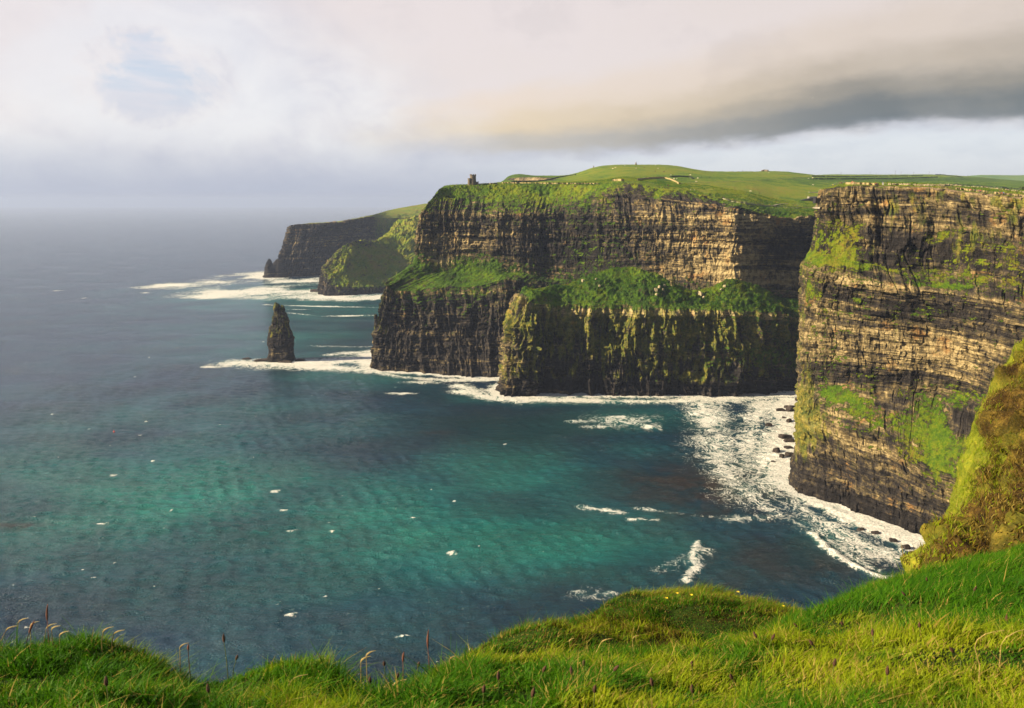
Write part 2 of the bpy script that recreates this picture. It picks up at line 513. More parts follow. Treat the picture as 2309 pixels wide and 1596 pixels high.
def relief(arc, lay, pos, seed, butt=3.0, strat=1.0, joint=1.0):
    z = lay + .6 * fbm(arc * 0.03, lay * 0.04, o=2, seed=seed)
    mod = 0.55 + 0.75 * vn(arc * 0.06, lay * 0.09, seed=seed + 1)
    r = strat * (mod * (2.2 * beds_offset(z, seed + 5, 9.0) + 1.7 * beds_offset(z, seed + 9, 3.4)) + 0.7 * beds_offset(z, seed + 11, 1.5))
    w = arc + 6.0 * fbm(arc * 0.03, lay * 0.025, o=4, seed=seed + 13)
    n1 = 1 - np.abs(vn(w / 19.0, lay / 85.0, seed=seed + 15)) * 2
    n2 = 1 - np.abs(vn(w / 7.0, lay / 30.0, seed=seed + 16)) * 2
    n3 = 1 - np.abs(vn(w / 3.0, lay / 11.0, seed=seed + 19)) * 2
    r = r + butt * (0.75 * n1 + 0.48 * n2 + 0.30 * n3)
    r = r - butt * (0.8 * crack(w, lay, seed + 51, 9.0, 34.0, 0.10) + 0.7 * crack(w, lay, seed + 57, 4.2, 14.0, 0.13))
    # broken blocks: every bed is cut at its own joints
    for th, ln, am, sd_ in ((5.2, 9.0, 1.5, 0), (3.1, 4.6, 1.1, 7), (1.6, 2.4, 0.6, 13)):
        zb = z / th + 0.4 * vn(z / th * 0.7, seed=seed + 60 + sd_)
        bj = np.floor(zb)
        bi = np.floor(w / ln * (0.7 + 0.6 * h1(bj, seed + 61 + sd_)) + 9 * h1(bj, seed + 62 + sd_))
        hh = _h(bi, bj, np.zeros_like(bi), seed + 63 + sd_)
        r = r + joint * am * (np.where(hh > 0.8, 1.0, hh * 0.6) - 0.5)
    r = r + 1.3 * fbm(pos[..., 0] * 0.10, pos[..., 1] * 0.10, pos[..., 2] * 0.10, o=5, seed=seed + 31, g=.55)
    return r


def paint(q, lst):
    """soft patches measured on the face: (u, v, ru, rv, amount[, tilt])"""
    u, v = proj(q); out = np.zeros(u.shape)
    for e in lst:
        du, dv = u - e[0], v - e[1]
        if len(e) > 5:
            c, s_ = math.cos(e[5]), math.sin(e[5]); du, dv = c * du + s_ * dv, -s_ * du + c * dv
        out += e[4] * np.exp(-((du / e[2]) ** 2 + (dv / e[3]) ** 2) ** 1.5)
    return out


COAST = []


def build_land(name, rows, lay, col_n, row_n, mat, seed, butt=3.0, strat=1.0, joint=1.0, softk=1.2, kk=6, spots=None, **tabs):
    p, A = loft(rows, lay, col_n, row_n, **tabs)
    n = blur(normals(p), kk)
    n = n / (np.linalg.norm(n, axis=-1, keepdims=True) + 1e-9)
    # arc length along the middle of the cliff, shared by all rows of a column
    mid = p[min(len(p) - 1, sum(row_n[:1]) + 3)]
    seg = np.linalg.norm(np.diff(mid[:, :2], axis=0), axis=1)
    arc = np.concatenate([[0], np.cumsum(seg)])[None, :].repeat(len(p), 0)
    layv = A['lay']
    hn = n.copy(); hn[..., 2] *= 0.25
    hn = hn / (np.linalg.norm(hn, axis=-1, keepdims=True) + 1e-9)
    amt = A['amt'] if 'amt' in A else np.ones_like(arc)
    r = relief(arc, layv, p, seed, butt * (A['bt'] if 'bt' in A else 1.0), strat, joint) * amt * (1 - .85 * sstep(.25, .55, A['grass'] + paint(p, (spots or {}).get('grass', []))))
    q = p + hn * r[..., None]
    s = (A['soft'] if 'soft' in A else 1 - np.clip(amt, 0, 1)) + .5 * sstep(.35, .7, A['grass']) * (amt > .15)
    clump = np.maximum(fbm(p[..., 0] * 0.45, p[..., 1] * 0.45, p[..., 2] * 0.45, o=3, seed=seed + 45), -.2)
    hum = fbm(p[..., 0] * 0.05, p[..., 1] * 0.05, p[..., 2] * 0.05, o=5, seed=seed + 41) * 2.4 \
        + fbm(p[..., 0] * 0.25, p[..., 1] * 0.25, p[..., 2] * 0.25, o=3, seed=seed + 43) * 0.9 + clump * .7
    q = q + n * (hum * s * softk)[..., None]
    R, Cn = arc.shape
    att = {'arc': arc, 'lay': layv}
    for k in ('grass', 'tone', 'lichen', 'dry'):
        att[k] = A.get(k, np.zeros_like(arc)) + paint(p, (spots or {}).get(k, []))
    o = fast_mesh(name, q.reshape(-1, 3), grid_faces(R, Cn), mat, attrs=att)
    # shoreline for the surf
    j = np.argmin(np.abs(q[: R // 2, :, 2]), axis=0)
    COAST.append(q[j, np.arange(Cn)][:, :2])
    return o, q


# ---- the tall near cliff on the right
W = lambda x, y, z: np.array([x, y, z], float)
Cb = [W(330, 690, -8), W(235, 600, -8)]
c_wl = [(1787, 1102), (1900, 1142), (2010, 1184), (2105, 1219), (2250, 1275), (2320, 1300)]
wl = [S(*q) for q in c_wl]
YB = [q[1] for q in wl]


def off(dy): return [y + d for y, d in zip(YB, dy if isinstance(dy, (list, tuple)) else [dy] * 6)]


def crow(uv, ys, z0, tail):
    """hidden return face (two points), six surveyed points, two points out of frame"""
    return [W(345, 700, z0), W(245, 610, z0)] + [P(u, v, y) for (u, v), y in zip(uv, ys)] + tail


rowsC = [
    [W(345, 700, -9), W(245, 610, -9)] + [q + W(-1, -1, -9) for q in wl] + [W(300, 290, -9), W(300, 150, -9)],
    [W(345, 700, 0), W(245, 610, 0)] + wl + [W(302, 290, 0), W(302, 150, 0)],
    crow([(1799, 1035), (1905, 1072), (2012, 1118), (2106, 1150), (2252, 1210), (2324, 1235)], off(1), 18, [W(303, 290, 18), W(303, 150, 18)]),
    crow([(1802, 905), (1872, 952), (2000, 990), (2084, 1045), (2230, 1100), (2324, 1130)], off([3, 3, 3, 3, 2, 2]), 50, [W(304, 290, 46), W(304, 150, 46)]),
    crow([(1806, 868), (1880, 868), (2005, 880), (2110, 890), (2235, 930), (2328, 960)], off([7, 15, 24, 34, 33, 30]), 66, [W(325, 300, 66), W(325, 150, 66)]),
    crow([(1812, 600), (1890, 624), (2002, 642), (2123, 659), (2262, 680), (2332, 694)], off([11, 20, 30, 40, 40, 38]), 148, [W(330, 300, 145), W(330, 150, 145)]),
    crow([(1834, 562), (1895, 580), (1990, 598), (2120, 610), (2262, 626), (2332, 640)], off([20, 34, 45, 58, 58, 56]), 157, [W(345, 310, 157), W(345, 150, 157)]),
    crow([(1852, 470), (1896, 468), (1990, 470), (2120, 475), (2262, 490), (2332, 500)], off([28, 42, 54, 66, 66, 64]), 182, [W(352, 310, 180), W(352, 150, 180)]),
    crow([(1854, 428), (1893, 424), (1988, 424), (2110, 428), (2250, 443), (2332, 449)], off([30, 45, 58, 70, 70, 68]), 196, [W(356, 310, 191), W(356, 150, 190)]),
    crow([(1860, 423), (1898, 417.5), (1990, 417), (2112, 420), (2255, 436), (2332, 442)], off([36, 56, 70, 82, 82, 80]), 198, [W(370, 320, 193), W(370, 150, 192)]),
    crow([(1875, 421), (1908, 413.5), (1995, 413.5), (2116, 417), (2262, 426.5), (2340, 432)], off([60, 90, 105, 118, 118, 116]), 199, [W(410, 340, 196), W(410, 150, 194)]),
    crow([(1900, 424), (1925, 418), (2000, 418), (2130, 422), (2280, 432), (2350, 438)], off([150, 190, 215, 230, 240, 240]), 196, [W(520, 420, 194), W(520, 150, 194)]),
    crow([(1940, 450), (1960, 450), (2020, 450), (2150, 450), (2300, 455), (2370, 460)], off([330, 380, 410, 430, 450, 460]), 186, [W(760, 600, 186), W(760, 150, 190)]),
]
layC = [-9, 0, 18, 50, 66, 148, 157, 184, 197, 199, 200, 201, 202]
Kc = 10
g = np.zeros((13, Kc)) + .10
g[0:2] = 0; g[2] = .03
g[3] = [.1, .1, .05, .22, .30, .40, .35, .3, .3, .3]
g[4] = [.1, .1, .12, .38, .30, .34, .30, .3, .3, .3]
g[5] = [.2, .2, .30, .22, .15, .2, .12, .1, .1, .1]
g[6] = [.4, .4, .55, .42, .30, .30, .30, .3, .3, .3]
g[7] = [.2, .2, .30, .22, .08, .10, .20, .2, .2, .2]
g[8] = [.3, .3, .18, .12, .10, .1, .12, .1, .2, .2]
g[9] = [1, 1, .75, .75, .7, .7, .65, .6, 1, 1]; g[10:] = .9
ton = np.zeros((13, Kc)); ton[0:2] = -0.75; ton[2] = -0.2; ton[3] = 0.4; ton[4] = 0.15; ton[5] = 0.05; ton[6] = -0.3; ton[7] = 0.05; ton[8] = 0.55
lic = np.zeros((13, Kc)); lic[2:6, 2] = .5; lic[3, 3] = .35; lic[7:9, 4:8] = .38; lic[6, 2:4] = .35; lic[0:2] = -.6
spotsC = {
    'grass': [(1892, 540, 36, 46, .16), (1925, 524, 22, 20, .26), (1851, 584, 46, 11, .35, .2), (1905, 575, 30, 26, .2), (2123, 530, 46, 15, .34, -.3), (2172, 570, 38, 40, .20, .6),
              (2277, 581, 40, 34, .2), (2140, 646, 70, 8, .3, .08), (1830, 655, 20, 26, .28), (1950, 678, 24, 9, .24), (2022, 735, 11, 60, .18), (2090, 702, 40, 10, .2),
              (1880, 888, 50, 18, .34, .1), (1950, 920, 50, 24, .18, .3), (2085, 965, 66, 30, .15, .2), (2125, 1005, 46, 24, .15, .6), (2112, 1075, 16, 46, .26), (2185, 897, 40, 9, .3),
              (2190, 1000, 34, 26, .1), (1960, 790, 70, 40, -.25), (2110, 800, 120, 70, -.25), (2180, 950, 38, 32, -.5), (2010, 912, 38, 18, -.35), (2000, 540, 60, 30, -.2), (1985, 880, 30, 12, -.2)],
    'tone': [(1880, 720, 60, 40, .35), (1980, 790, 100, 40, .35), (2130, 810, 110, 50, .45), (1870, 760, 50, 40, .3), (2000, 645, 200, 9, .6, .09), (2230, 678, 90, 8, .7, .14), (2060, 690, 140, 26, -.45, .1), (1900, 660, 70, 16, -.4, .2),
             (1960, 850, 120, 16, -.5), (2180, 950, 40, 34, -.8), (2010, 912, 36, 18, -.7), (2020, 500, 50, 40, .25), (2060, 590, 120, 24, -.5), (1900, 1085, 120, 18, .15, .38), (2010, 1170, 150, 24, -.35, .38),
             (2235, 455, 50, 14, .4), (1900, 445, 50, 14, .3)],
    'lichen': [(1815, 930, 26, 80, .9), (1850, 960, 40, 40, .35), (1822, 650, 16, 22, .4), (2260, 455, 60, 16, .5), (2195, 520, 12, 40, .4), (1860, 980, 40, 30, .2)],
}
amtC = [0.6, .8, .8, .9, .8, 1, .7, 1, .6, .15, .05, .05, .05]
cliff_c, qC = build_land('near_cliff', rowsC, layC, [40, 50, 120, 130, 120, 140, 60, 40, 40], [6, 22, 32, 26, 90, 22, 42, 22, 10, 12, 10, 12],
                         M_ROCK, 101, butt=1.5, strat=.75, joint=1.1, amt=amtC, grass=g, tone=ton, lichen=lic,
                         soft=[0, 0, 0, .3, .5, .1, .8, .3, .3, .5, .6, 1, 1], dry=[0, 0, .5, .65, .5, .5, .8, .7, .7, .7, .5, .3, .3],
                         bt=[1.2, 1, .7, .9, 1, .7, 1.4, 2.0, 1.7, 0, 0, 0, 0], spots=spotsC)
tag(cliff_c, 'tall sunlit banded cliff with grassy ledges and people walking along its flat top', 'cliff', kind='structure')

# ---- the headland with the tower: two tiers, the meadow and the hill behind it
U = [None, 845, 990, 1071, 1142, 1240, 1335, 1416, 1520, 1605, 1655, 1735, 1850, 2000, 2150, 2350, 2800]
bu = [(836, 829), (905, 837), (1015, 846), (1071, 849), (1146, 848)]
wlB = [S(*q) for q in bu]
yU = [940, 928, 935, 928, 915, 915, 895, 872, 852, 838, 826, 846, 880, 900, 905, 900, 890]   # foot of the upper tier


def hid(us, z, dy): return [Z(u, y + dy, z) for u, y in us]


tail_u = list(zip([1240, 1335, 1416, 1520, 1605, 1655, 1735, 1850, 2000, 2150, 2350, 2800],
                  [915, 895, 872, 852, 838, 826, 846, 880, 905, 905, 895, 870]))
rowsB = [
    [W(-60, 1080, -9)] + [q + W(0, -1, -9) for q in wlB] + hid(tail_u, -9, -22),
    [W(-60, 1080, 0)] + wlB + hid(tail_u, 0, -20),
    [W(-58, 1078, 45)] + [P(851, 742, 908), P(908, 745, 900), P(1010, 745, 894), P(1072, 745, 888), P(1148, 745, 880)] + hid(tail_u, 45, -18),
    [W(-52, 1074, 98)] + [P(866, 636, 912), P(893, 655, 906), P(1004, 646, 900), P(1072, 646, 894), P(1146, 630, 892)] + hid(tail_u, 92, -14),
    [W(-40, 1066, 118)] + [P(932, 597, 930), P(990, 612, 928), P(1036, 607, 926), P(1100, 605, 918), P(1165, 615, 912),
                           P(1250, 628, 915), P(1340, 632, 893), P(1416, 621, 872), P(1520, 622, 853), P(1608, 635, 839), P(1655, 636, 826), P(1735, 636, 848), P(1850, 646, 882)]
    + [Z(2000, 905, 100), Z(2150, 905, 100), Z(2350, 895, 100), Z(2800, 870, 100)],
    [W(-36, 1062, 150)] + [P(940, 548, 933), P(992, 545, 931), P(1038, 545, 929), P(1102, 546, 921), P(1166, 548, 916),
                           P(1250, 550, 919), P(1340, 550, 896), P(1417, 550, 874), P(1520, 551, 855), P(1608, 553, 841), P(1656, 555, 828), P(1738, 555, 851), P(1851, 556, 885)]
    + [Z(2000, 908, 140), Z(2150, 908, 140), Z(2350, 898, 140), Z(2800, 872, 140)],
    [W(-30, 1058, 178)] + [P(951, 485, 937), P(994, 483, 936), P(1040, 482, 935), P(1104, 482, 928), P(1168, 482, 924),
                           P(1250, 481, 924), P(1340, 481, 900), P(1418, 483, 877), P(1520, 485, 858), P(1608, 488, 844), P(1657, 491, 830), P(1740, 490, 854), P(1852, 493, 888)]
    + [Z(2000, 910, 172), Z(2150, 910, 172), Z(2350, 900, 172), Z(2800, 875, 172)],
    [W(-20, 1054, 190)] + [P(966, 456, 943), P(1000, 448, 948), P(1050, 446, 952), P(1112, 446, 950), P(1180, 446, 948),
                           P(1258, 446, 944), P(1343, 444, 914), P(1414, 442, 892), P(1516, 455, 870), P(1608, 462, 853), P(1660, 473, 838), P(1742, 487.5, 860), P(1853, 491.5, 893)]
    + [Z(2000, 916, 176), Z(2150, 916, 176), Z(2350, 906, 176), Z(2800, 880, 176)],
    [W(-5, 1050, 199)] + [P(989, 426, 950), P(1008, 420.5, 960), P(1050, 418, 966), P(1120, 416.5, 968), P(1190, 416, 966),
                          P(1262, 416, 962), P(1340, 418, 932), P(1398, 411.5, 916), P(1476, 422, 890), P(1601, 443, 872), P(1674, 468, 850), P(1744, 485, 868), P(1854, 490, 900)]
    + [Z(2000, 924, 178), Z(2150, 924, 178), Z(2350, 914, 178), Z(2800, 890, 178)],
    # meadow just behind the edge
    [W(30, 1075, 200)] + [P(1000, 421.5, 985), P(1016, 417.5, 1000), P(1060, 416, 1010), P(1126, 413.5, 1020), P(1194, 413, 1020),
                          P(1265, 412.5, 1015), P(1340, 411.5, 1000), P(1410, 403.5, 985), P(1500, 416, 960), P(1610, 430, 940), P(1685, 449, 910), P(1750, 466, 915), P(1856, 470, 940)]
    + [Z(2000, 960, 186), Z(2150, 960, 186), Z(2350, 950, 186), Z(2800, 930, 186)],
    [W(90, 1160, 198)] + [P(1040, 424, 1130), P(1050, 424, 1130), P(1075, 422, 1140), P(1130, 410.5, 1160), P(1200, 410, 1160),
                          P(1270, 409, 1150), P(1345, 403, 1130), P(1415, 395, 1120), P(1510, 403, 1100), P(1615, 412, 1090), P(1690, 422, 1070), P(1755, 434, 1070), P(1858, 441, 1080)]
    + [Z(2000, 1100, 200), Z(2150, 1100, 199), Z(2350, 1090, 196), Z(2800, 1070, 194)],
    [W(150, 1330, 195)] + [P(1075, 432, 1320), P(1080, 432, 1320), P(1095, 430, 1320), P(1136, 409.5, 1330), P(1205, 409, 1330),
                           P(1275, 405, 1320), P(1350, 391, 1310), P(1422, 383.5, 1300), P(1515, 387, 1290), P(1620, 394, 1290), P(1695, 400, 1270), P(1760, 405, 1270), P(1862, 412, 1280)]
    + [Z(2000, 1300, 214), Z(2150, 1300, 212), Z(2350, 1290, 206), Z(2800, 1270, 200)],
    [W(190, 1480, 195)] + [P(1100, 440, 1470), P(1105, 440, 1470), P(1122, 432, 1470), P(1146, 397.6, 1480), P(1210, 397, 1480),
                           P(1276, 395.5, 1480), P(1352, 377.5, 1470), P(1425, 374, 1470), P(1520, 377, 1470), P(1625, 389.5, 1470), P(1700, 391.5, 1470), P(1765, 393, 1480), P(1866, 401, 1500)]
    + [Z(2000, 1550, 232), Z(2150, 1550, 229), Z(2350, 1540, 218), Z(2800, 1500, 206)],
    [W(220, 1640, 190)] + [P(1122, 445, 1620), P(1126, 445, 1620), P(1138, 440, 1620), P(1152, 396.8, 1620), P(1215, 396, 1640),
                           P(1282, 394, 1650), P(1354, 374.3, 1660), P(1430, 371, 1660), P(1520, 373.5, 1660), P(1582, 384.5, 1660), P(1690, 386.5, 1680), P(1752, 385.8, 1700), P(1866, 396.5, 1800)]
    + [P(1990, 399.5, 1900), P(2140, 403, 1900), P(2330, 414, 1850), P(2780, 425, 1750)],
    [W(280, 1900, 160)] + [Z(1160, 1900, 150), Z(1160, 1900, 150), Z(1170, 1900, 160), Z(1182, 1900, 200), Z(1225, 1920, 225),
                           Z(1290, 1950, 225), Z(1360, 1950, 238), Z(1430, 1960, 240), Z(1520, 1960, 240), Z(1600, 1960, 232), Z(1690, 2000, 236), Z(1760, 2000, 240)]
    + [P(1866, 393.3, 2400), P(1990, 393.6, 2450), P(2130, 394.2, 2450), P(2310, 407.8, 2400), P(2770, 430, 2300)],
    [W(400, 2600, 60)] + [Z(1200, 2700, 60)] * 3 + [Z(1220, 2700, 120), Z(1260, 2700, 140), Z(1310, 2700, 150), Z(1370, 2700, 160), Z(1440, 2700, 160), Z(1520, 2700, 170), Z(1610, 2700, 180), Z(1690, 2800, 190), Z(1770, 2900, 200)]
    + [Z(1866, 3100, 215), Z(1990, 3200, 215), Z(2130, 3200, 215), Z(2310, 3200, 180), Z(2750, 3100, 150)],
]
layB = [-9, 0, 45, 92, 112, 145, 178, 190, 200, 203, 206, 209, 212, 214, 216, 218]
nr, nk = len(rowsB), 18
assert all(len(r) == nk for r in rowsB), [len(r) for r in rowsB]
g = np.zeros((nr, nk)); g[9:] = 1
g[2] = .05
g[3] = [.3, .25, .42, .45, .48, .35, .2] + [.3] * 11
g[4] = [.5, .85, .50, .85, .80, .50, .38, .50, .42, .2, .1, .1, 0, .1, .3, .3, .3, .3]
g[5] = [.2, .12, .08, .05, .05, .10, .22, .34, .26, .05, 0, 0, 0, 0, .1, .1, .1, .1]
g[6] = [.3, .26, .24, .22, .22, .22, .24, .30, .22, .12, .12, .10, 0.05, .1, .3, .3, .3, .3]
g[7] = [.5, .46, .44, .42, .46, .50, .50, .40, .18, .10, .18, .12, .3, .8, 1, 1, 1, 1]
g[8] = [.8, .8, .8, .85, .9, .9, .9, .75, .4, .42, .45, .40, .6, .9, 1, 1, 1, 1]
ton = np.zeros((nr, nk)); ton[0:2] = -.35; ton[2] = -.55; ton[3] = -.1
ton[4] = [0, .5, .5, .5, .5, .4, .1, -.3, -.2, .5, .75, .8, .6, .35, 0, 0, 0, 0]
ton[5] = [0, .1, .1, .1, .1, .1, -.2, -.4, -.3, .2, .5, .55, .3, -.1, 0, 0, 0, 0]
ton[6] = [0, .1, .1, .1, .1, .1, -.2, -.3, .1, .45, .55, .6, .5, .2, 0, 0, 0, 0]
ton[7] = -.25; ton[8] = -.25
lic = np.zeros((nr, nk)); lic[2:5, 1] = .6; lic[3, 1:6] = .3; lic[4, 1:3] = .55
amt = [.7, 1, 1.15, .9, .6, 1, .9, .7, .25, .02, .02, .02, .02, .02, .02, .02]
bt = [1, 1.3, 1.5, 1.1, .6, .8, .9, 1.2, .6] + [0] * 7
dry = np.zeros((nr, nk)); dry[7, :] = .6; dry[8, :] = .55; dry[6] = .2; dry[9] = .25; dry[10, 9:14] = .55; dry[9, 9:13] = .5; dry[14:] = .3
dry[3:5] = -.15; dry[11:14, 6:] = .55; dry[11:14, 13:] = .2; dry[10, :9] = .6
spotsB = {'dry': [(1640, 425, 130, 16, .45), (1500, 408, 60, 6, -.5), (1560, 400, 110, 6, -.35), (1800, 430, 70, 12, .35), (1780, 478, 80, 8, -.5), (1700, 445, 60, 8, .3), (1440, 385, 120, 10, .25), (2000, 404, 300, 6, -.5), (1950, 397, 300, 3, .5)],
          'tone': [(1197, 404, 62, 6, .8), (1640, 489, 240, 5, .9), (1500, 612, 100, 14, .5), (1640, 622, 90, 16, .5), (1780, 636, 100, 8, .7), (1030, 593, 110, 12, .6), (1075, 659, 80, 5, .9), (900, 660, 40, 8, .4), (1560, 560, 110, 40, .25), (1000, 545, 60, 14, .3), (1270, 540, 110, 70, -.55), (1780, 560, 80, 40, -.35)],
          'lichen': [(1030, 596, 110, 8, .4), (1075, 660, 90, 5, .5)],
          'grass': [(1197, 404, 62, 5, -1.4), (1450, 470, 40, 18, -.25), (1420, 455, 30, 16, -.3), (1560, 462, 70, 14, -.15), (1480, 440, 12, 30, .3, .7)]}
headland, qB = build_land('headland', rowsB, layB, [30, 60, 50, 50, 50, 60, 60, 60, 70, 60, 40, 50, 70, 20, 20, 20, 16], [5, 45, 45, 18, 34, 34, 28, 22, 8, 12, 16, 14, 14, 14, 14],
                          M_ROCK, 202, butt=3.2, strat=1.1, joint=1.2, amt=amt, bt=bt, grass=g, tone=ton, lichen=lic, dry=dry, spots=spotsB,
                          soft=[0, 0, 0, .5, .8, .1, .3, .8, .6, .3, .25, .25, .25, .25, .4, .4])
tag(headland, 'two-tiered dark headland crowned by a green meadow and a rounded grassy hill', 'headland', kind='structure')

# ---- the block that stands out in front of it
bw = [(1124, 889), (1167, 894), (1240, 888), (1351, 890), (1477, 893), (1573, 892), (1666, 891), (1751, 883), (1802, 876)]
wlF = [S(*q) for q in bw]
yF = [q[1] for q in wlF]
fr = lambda uv, dy: [P(u, v, y + d) for (u, v), y, d in zip(uv, yF, dy)]
rowsF = [
    [W(10, 860, -9)] + [q + W(0, -1, -9) for q in wlF] + [W(370, 850, -9)],
    [W(10, 862, 0)] + wlF + [W(372, 850, 0)],
    [W(11, 862, 20)] + fr([(1140, 848), (1176, 850), (1243, 846), (1352, 846), (1477, 848), (1573, 848), (1666, 848), (1752, 842), (1804, 838)], [5, 2, 2, 2, 2, 2, 2, 2, 2]) + [W(373, 850, 20)],
    [W(13, 864, 70)] + fr([(1152, 733), (1183, 735), (1246, 737), (1354, 739), (1478, 741), (1575, 743), (1667, 745), (1754, 746), (1808, 748)], [10, 5, 4, 4, 4, 4, 4, 4, 4]) + [W(374, 852, 70)],
    [W(15, 866, 88)] + fr([(1172, 667), (1194, 682), (1250, 688), (1366, 690), (1480, 695), (1577, 700), (1668, 705), (1756, 708), (1810, 711)], [14, 8, 6, 6, 6, 6, 6, 6, 6]) + [W(375, 854, 82)],
    [W(20, 868, 95)] + fr([(1180, 655), (1206, 658), (1258, 664), (1372, 657), (1478, 652), (1577, 678), (1664, 672), (1756, 690), (1811, 694)], [18, 16, 18, 20, 20, 20, 20, 18, 18]) + [W(376, 860, 90)],
    [W(24, 870, 100)] + fr([(1188, 650), (1222, 648), (1275, 638), (1393, 603), (1470, 615), (1570, 655), (1655, 628), (1756, 666), (1811, 676)], [26, 34, 40, 46, 46, 44, 46, 44, 42]) + [W(378, 866, 95)],
    [W(26, 885, 85)] + fr([(1196, 660), (1232, 660), (1285, 655), (1396, 640), (1474, 650), (1572, 672), (1657, 660), (1756, 680), (1811, 690)], [50, 58, 66, 70, 62, 60, 52, 66, 80]) + [W(380, 880, 85)],
]
layF = [-9, 0, 20, 70, 88, 95, 101, 103]
nr, nk = 8, 11
g = np.zeros((nr, nk)); g[4] = [.3, .1, .30, .42, .42, .42, .42, .48, .42, .5, .4]; g[3] = [0, 0, .05, .02, .05, .2, .18, .2, .3, .35, .3]; g[2] = [0, 0, 0, .02, .02, .12, .12, .18, .3, .42, .4]
g[5] = [.9, .7, .9, .9, 1, .9, .95, .9, .95, .95, .9]; g[6:] = .95; g[6, 5:7] = .55
ton = np.zeros((nr, nk)); ton[0] = -.9; ton[1] = -.8; ton[2] = -.75; ton[3] = -.45; ton[4] = .55; ton[2:5, 1] = .15
lic = np.zeros((nr, nk)); lic[3] = .85; lic[4] = .75; lic[2] = .50; lic[2:5, 1] = .65; lic[1] = -.5
spotsF = {'tone': [(1320, 702, 110, 8, .9), (1500, 706, 120, 9, 1.0), (1720, 716, 110, 8, .7), (1500, 860, 300, 30, -.25)], 'grass': [(1500, 706, 300, 7, -.25), (1700, 805, 90, 26, .22), (1600, 800, 30, 40, .15)],
          'lichen': [(1500, 745, 130, 50, .22), (1560, 850, 60, 26, .4), (1420, 850, 40, 20, .2)]}
block, qF = build_land('lower_cliff', rowsF, layF, [24, 34, 60, 90, 100, 80, 80, 70, 50, 20], [5, 20, 52, 20, 14, 18, 10],
                       M_ROCK, 303, butt=4.2, strat=.9, joint=1.2, amt=[.7, 1, 1.2, 1.2, 1.1, .2, .1, .1], bt=[1, 1.2, 1.5, 1.5, 1.1, 0, 0, 0],
                       grass=g, tone=ton, lichen=lic, dry=[0, 0, 0, 0, .1, -.1, .1, 0], spots=spotsF, soft=[0, 0, 0, 0, .5, 1.2, 1.3, 1])
tag(block, 'lower dark cliff block with fluted face and bright green grass on its top', 'cliff', kind='structure')

# ---- the far headland and the green spur before it
f_wl = [(599, 625), (655, 624), (718, 621), (790, 612), (870, 600), (1000, 590)]
wl1 = [S(*q) for q in f_wl]
ff = lambda uv, ys: [P(u, v, y) for (u, v), y in zip(uv, ys)]
y1 = [q[1] for q in wl1]
rows1 = [
    [W(-480, 2500, -9)] + [q + W(0, -2, -9) for q in wl1],
    [W(-480, 2500, 0)] + wl1,
    [W(-480, 2500, 30)] + ff([(630, 588), (668, 588), (722, 586), (792, 580), (870, 570), (1000, 560)], [y1[0] + 30, y1[1] + 8, y1[2] + 6, y1[3] + 6, y1[4] + 5, y1[5]]),
    [W(-475, 2500, 118)] + ff([(651, 511), (684, 506), (756, 502), (829, 489), (862, 492), (1000, 488)], [y1[0] + 50, y1[1] + 30, y1[2] + 20, y1[3] + 20, y1[4] + 20, y1[5]]),
    [W(-465, 2500, 124)] + ff([(654, 509.5), (686, 504.5), (757, 500), (828, 487), (866, 484), (1000, 480)], [y1[0] + 80, y1[1] + 60, y1[2] + 50, y1[3] + 50, y1[4] + 60, y1[5] + 60]),
    [W(-440, 2550, 125)] + ff([(668, 509), (700, 503.7), (768, 498.7), (836, 485.5), (888, 471.3), (1000, 452)], [y1[0] + 180, y1[1] + 190, y1[2] + 200, y1[3] + 220, y1[4] + 260, y1[5] + 280]),
    [W(-400, 2800, 60)] + ff([(700, 530), (720, 530), (780, 520), (850, 510), (910, 490), (1020, 470)], [2650] * 6),
]
g = np.zeros((7, 7)); g[4] = [.5, .4, .4, .4, .8, 1, 1]; g[5:] = 1; g[3, 4:] = [.15, .7, .7]; g[2, 5:] = .5
dr = np.zeros((7, 7)); dr[3:] = .95
far1, q1 = build_land('far_headland', rows1, [-9, 0, 35, 122, 128, 132, 135], [14, 40, 50, 50, 50, 30], [4, 20, 46, 8, 14, 8], M_ROCK, 404, butt=6.5, strat=.3, joint=1.5,
                      amt=[1, 1, 1, .9, .2, .05, .05], bt=[1.4, 1.4, 1.3, 1, 0, 0, 0], grass=g, tone=[-.35, -.4, -.5, -.25, 0, 0, 0], dry=dr, soft=[0, 0, 0, .4, .5, .5, 1], kk=3)
tag(far1, 'far hazy headland with a sheer dark cliff and a pale green field on top', 'headland', kind='structure')

